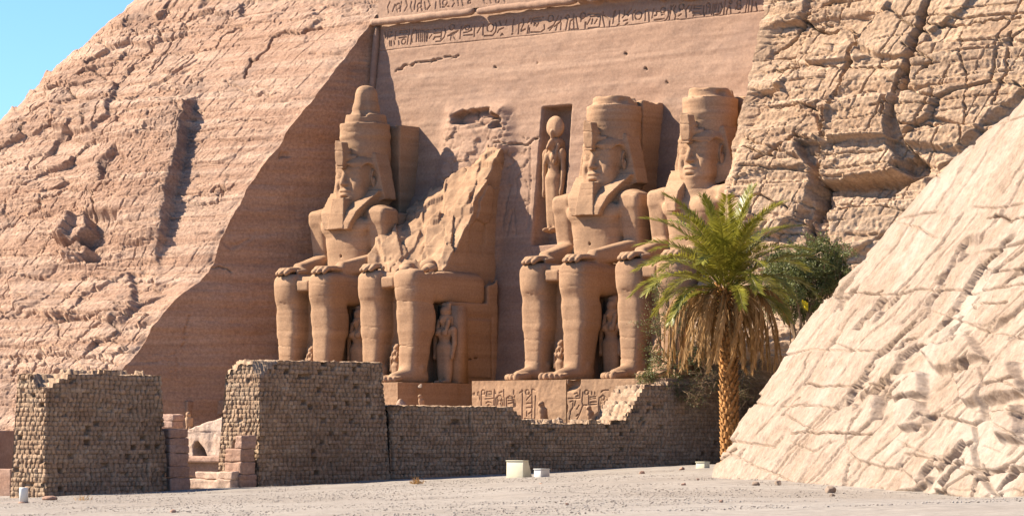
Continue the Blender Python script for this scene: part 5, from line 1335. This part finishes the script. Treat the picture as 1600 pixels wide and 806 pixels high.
# trunk with old leaf bases as one mesh
mb = MB(); n = 40; k_ = np.linspace(0, 1, n); path = np.stack([top_[0] * k_ ** 1.4, top_[1] * k_ ** 1.4, top_[2] * k_], 1); path[0, 2] -= .4
mb.tube(path, .44 - .06 * k_ + .03 * np.sin(k_ * 60), 16)
for i in range(330):
    f = i / 330.0; a = i * 2.39996; c = np.array([np.interp(f, k_, path[:, j]) for j in range(3)]); o_ = np.array([math.cos(a), math.sin(a), 0]); tn = np.array([-o_[1], o_[0], 0])
    R_ = .41 - .05 * f; w_ = .13 + .03 * rs.rand(); h_ = .34 + .1 * rs.rand(); out_ = .13 + .09 * rs.rand() + (.12 if f > .75 else 0)
    b0 = c + o_ * R_; tp = c + o_ * (R_ + out_) + np.array([0, 0, h_])
    mb.hexa([b0 - tn * w_, b0 + tn * w_, b0 + tn * w_ * .8 - o_ * .12, b0 - tn * w_ * .8 - o_ * .12, tp - tn * w_ * .45, tp + tn * w_ * .45, tp + tn * w_ * .4 - o_ * .1, tp - tn * w_ * .4 - o_ * .1])
mb.build('trunk', M_TRUNK, palm)
gm = []; specs = [(1.48, .5, 5.4), (1.34, .9, 5.7), (1.15, 1.1, 5.9), (.95, 1.25, 5.9), (.75, 1.3, 5.8), (.52, 1.4, 5.5), (.28, 1.25, 5.2), (.12, 1.2, 4.6)]
for i, (e, b, l) in enumerate(specs):
    for j in range(2):
        me = frond_mesh('frond', l, e, b, False, i * 5 + j); me.materials.append(M_FROND); gm.append(me)
dmh = []
for i, (e, b, l) in enumerate([(.95, 3.1, 5.9), (.7, 3.0, 5.9), (.4, 2.6, 5.2), (.15, 2.2, 4.6), (-.2, 1.7, 4.1), (-.7, 1.0, 3.6)]):
    for j in range(2):
        me = frond_mesh('dead_frond', l, e, b, True, 90 + i * 5 + j); me.materials.append(M_DEAD); dmh.append(me)
def put(name, me, az, dz, sc_):
    o = bpy.data.objects.new(name, me); COL.objects.link(o); o.parent = palm
    o.location = tuple((top_ + np.array([math.cos(az) * .22, math.sin(az) * .22, dz])).tolist()); o.rotation_euler = (0, 0, az); o.scale = (sc_,) * 3
cnt = [4, 6, 8, 8, 8, 8, 6, 4]
for i, c_ in enumerate(cnt):
    for q in range(c_):
        put('frond', gm[i * 2 + q % 2], q * 2 * math.pi / c_ + i * 1.1 + rs.uniform(-.25, .25), .35 - .09 * i, rs.uniform(.85, 1.05))
for i, c_ in enumerate([17, 20, 18, 14, 12, 8]):
    for q in range(c_):
        put('dead_frond', dmh[i * 2 + q % 2], q * 2 * math.pi / c_ + i * .7 + rs.uniform(-.2, .2), -.35 - .12 * i, rs.uniform(.68, 1.08))
def acacia(name, label, cat, base, clumps, nleaf, seed, ls=.10, tw=14, leafm=M_ACACIA, trunk_r=.18):
    r = np.random.RandomState(seed); base = np.array(base, float)
    t = thing(name, label, cat, base, group='thorn trees behind the palm')
    mb = MB(); lv = []
    mean = np.mean([c for c, R_ in clumps], 0) - base
    fork = mean * np.array([.5, .5, .45]); mb.tube([np.zeros(3) - [0, 0, .3], fork * .5 + r.normal(0, .15, 3), fork], [trunk_r, trunk_r * .85, trunk_r * .7], 8)
    for c, R_ in clumps:
        c = np.array(c) - base; R_ = np.array(R_)
        m_ = fork + (c - fork) * .55 + r.normal(0, .25, 3)
        mb.tube([fork, m_, c], [trunk_r * .55, trunk_r * .35, trunk_r * .15], 6)
        for k in range(tw):
            d = r.normal(0, 1, 3); d /= np.linalg.norm(d); e = c + d * R_ * r.uniform(.6, 1.05); st_ = m_ + (c - m_) * r.rand()
            md_ = (st_ + e) / 2 + r.normal(0, .12, 3)
            mb.tube([st_, md_, e], [.03, .018, .007], 4, False)
            for u_ in range(3):
                s0 = md_ + (e - md_) * r.rand(); e2 = s0 + r.normal(0, .45, 3) * np.minimum(R_, 1)
                mb.tube([s0, e2], [.011, .005], 3, False)
                kk = int(nleaf / (tw * 3)); p_ = s0 + (e2 - s0) * r.rand(kk, 1) + r.normal(0, .12, (kk, 3)); lv.append(p_)
    mb.build('branches', M_TWIG, t)
    if nleaf:
        p_ = np.concatenate(lv); k = len(p_); d = r.normal(0, 1, (k, 3)); d /= np.linalg.norm(d, axis=1)[:, None]; s = np.cross(d, r.normal(0, 1, (k, 3))); s /= np.linalg.norm(s, axis=1)[:, None]
        V = leaf_quads(p_, p_ + d * ls * r.uniform(.7, 1.5, (k, 1)), s, np.full(k, ls * .3))
        me = raw_mesh('foliage', V.reshape(-1, 3), np.arange(k * 4).reshape(-1, 4)); link('foliage', me, leafm, t, False)
    return t
def cl(t_, lst): return [(at(a, b, t_ + dt), (R_, R_, R_ * .8)) for a, b, R_, dt in lst]
def gb_(px, t_): p = at(px, 700, t_); return (p[0], p[1], ground_z(p[0], p[1]) - .2)
acacia('acacia_tree', 'dark green thorny tree behind the palm, against the ochre cliff', 'thorn tree', gb_(1262, 206),
       cl(206, [(1290, 405, 1.3, 0), (1262, 400, 1.3, 1), (1235, 410, 1.2, 0), (1305, 425, 1.1, 1), (1275, 435, 1.4, 0), (1240, 440, 1.4, -1), (1318, 398, 1.0, 0), (1300, 392, 1.1, 1), (1215, 400, .9, 2), (1262, 465, 1.3, 1), (1225, 470, 1.3, 0), (1200, 440, 1.2, 1)]), 2600, 3, .13)
acacia('acacia_tree', 'sparse thorny bush on the wall left of the palm, before the beardless king\'s legs', 'thorn tree', (22.2, -8.6, -.7),
       cl(226.5, [(1040, 440, 1.3, 0), (1020, 500, 1.2, 1), (1050, 500, 1.4, 0), (1030, 560, 1.2, 0), (1065, 560, 1.3, 1), (1080, 480, 1.3, 0), (1012, 590, .8, 0), (1100, 540, 1.4, 1), (1050, 600, 1.0, 0)]), 700, 5, .11, 13)
acacia('thorn_scrub', 'brown leafless scrub tangled along the wall top behind the palm trunk', 'scrub', (22.6, -6.0, -.6),
       cl(226, [(1030, 610, .9, 0), (1065, 612, 1.0, 0), (1095, 600, 1.2, 0), (1130, 590, 1.3, 1), (1165, 590, 1.3, 0), (1190, 560, 1.3, 0), (1210, 540, 1.3, 0), (1235, 510, 1.2, 0), (1110, 570, 1.2, 2), (1170, 540, 1.4, 2), (1085, 625, .8, -1), (1150, 620, .9, -1)]), 260, 7, .09, 30)
# yellow rag caught in the branches
p = at(1258, 477, 203.0); n = 14
a, b = np.meshgrid(np.linspace(-.22, .22, n), np.linspace(-.24, .24, n), indexing='ij')
M_RAG = plain('yellow_plastic', (.75, .52, .02), .5, .15, 6)
P_ = p + a[..., None] * RGT * .8 + (b - .4 * a)[..., None] * np.array([0, 0, 1.0]) + (.12 * fbm(a * 6, b * 6, 2, 3))[..., None] * FWD
o = grid_mesh('yellow_rag', P_ - p, M_RAG); o.location = p.tolist(); sm = o.modifiers.new('thickness', 'SOLIDIFY'); sm.thickness = .01
tag(o, 'crumpled yellow scrap caught in the thorny branches right of the palm', 'rag')
# dry tuft at the wall foot
def tuft(px, py, h_, label, n=90, seed=1):
    p = gpoint(px, py); r = np.random.RandomState(seed)
    b = np.concatenate([r.normal(0, .18, (n, 2)), np.zeros((n, 1))], 1); d = np.concatenate([r.normal(0, .7, (n, 2)), r.uniform(.5, 1.2, (n, 1))], 1); d /= np.linalg.norm(d, axis=1)[:, None]
    s = np.cross(d, r.normal(0, 1, (n, 3))); s /= np.linalg.norm(s, axis=1)[:, None]
    V = leaf_quads(b, b + d * h_ * r.uniform(.6, 1.2, (n, 1)), s, np.full(n, .018))
    o = link('dry_grass_tuft', raw_mesh('dry_grass_tuft', V.reshape(-1, 3), np.arange(4 * n).reshape(-1, 4)), M_DEAD, None, False); o.location = p.tolist()
    return tag(o, label, 'dry grass')
tuft(650, 756, .42, 'tuft of dry grass on the gravel at the foot of the brick wall')
tuft(128, 782, .40, 'few dry stalks on the gravel below the left brick wall', 26, 4)
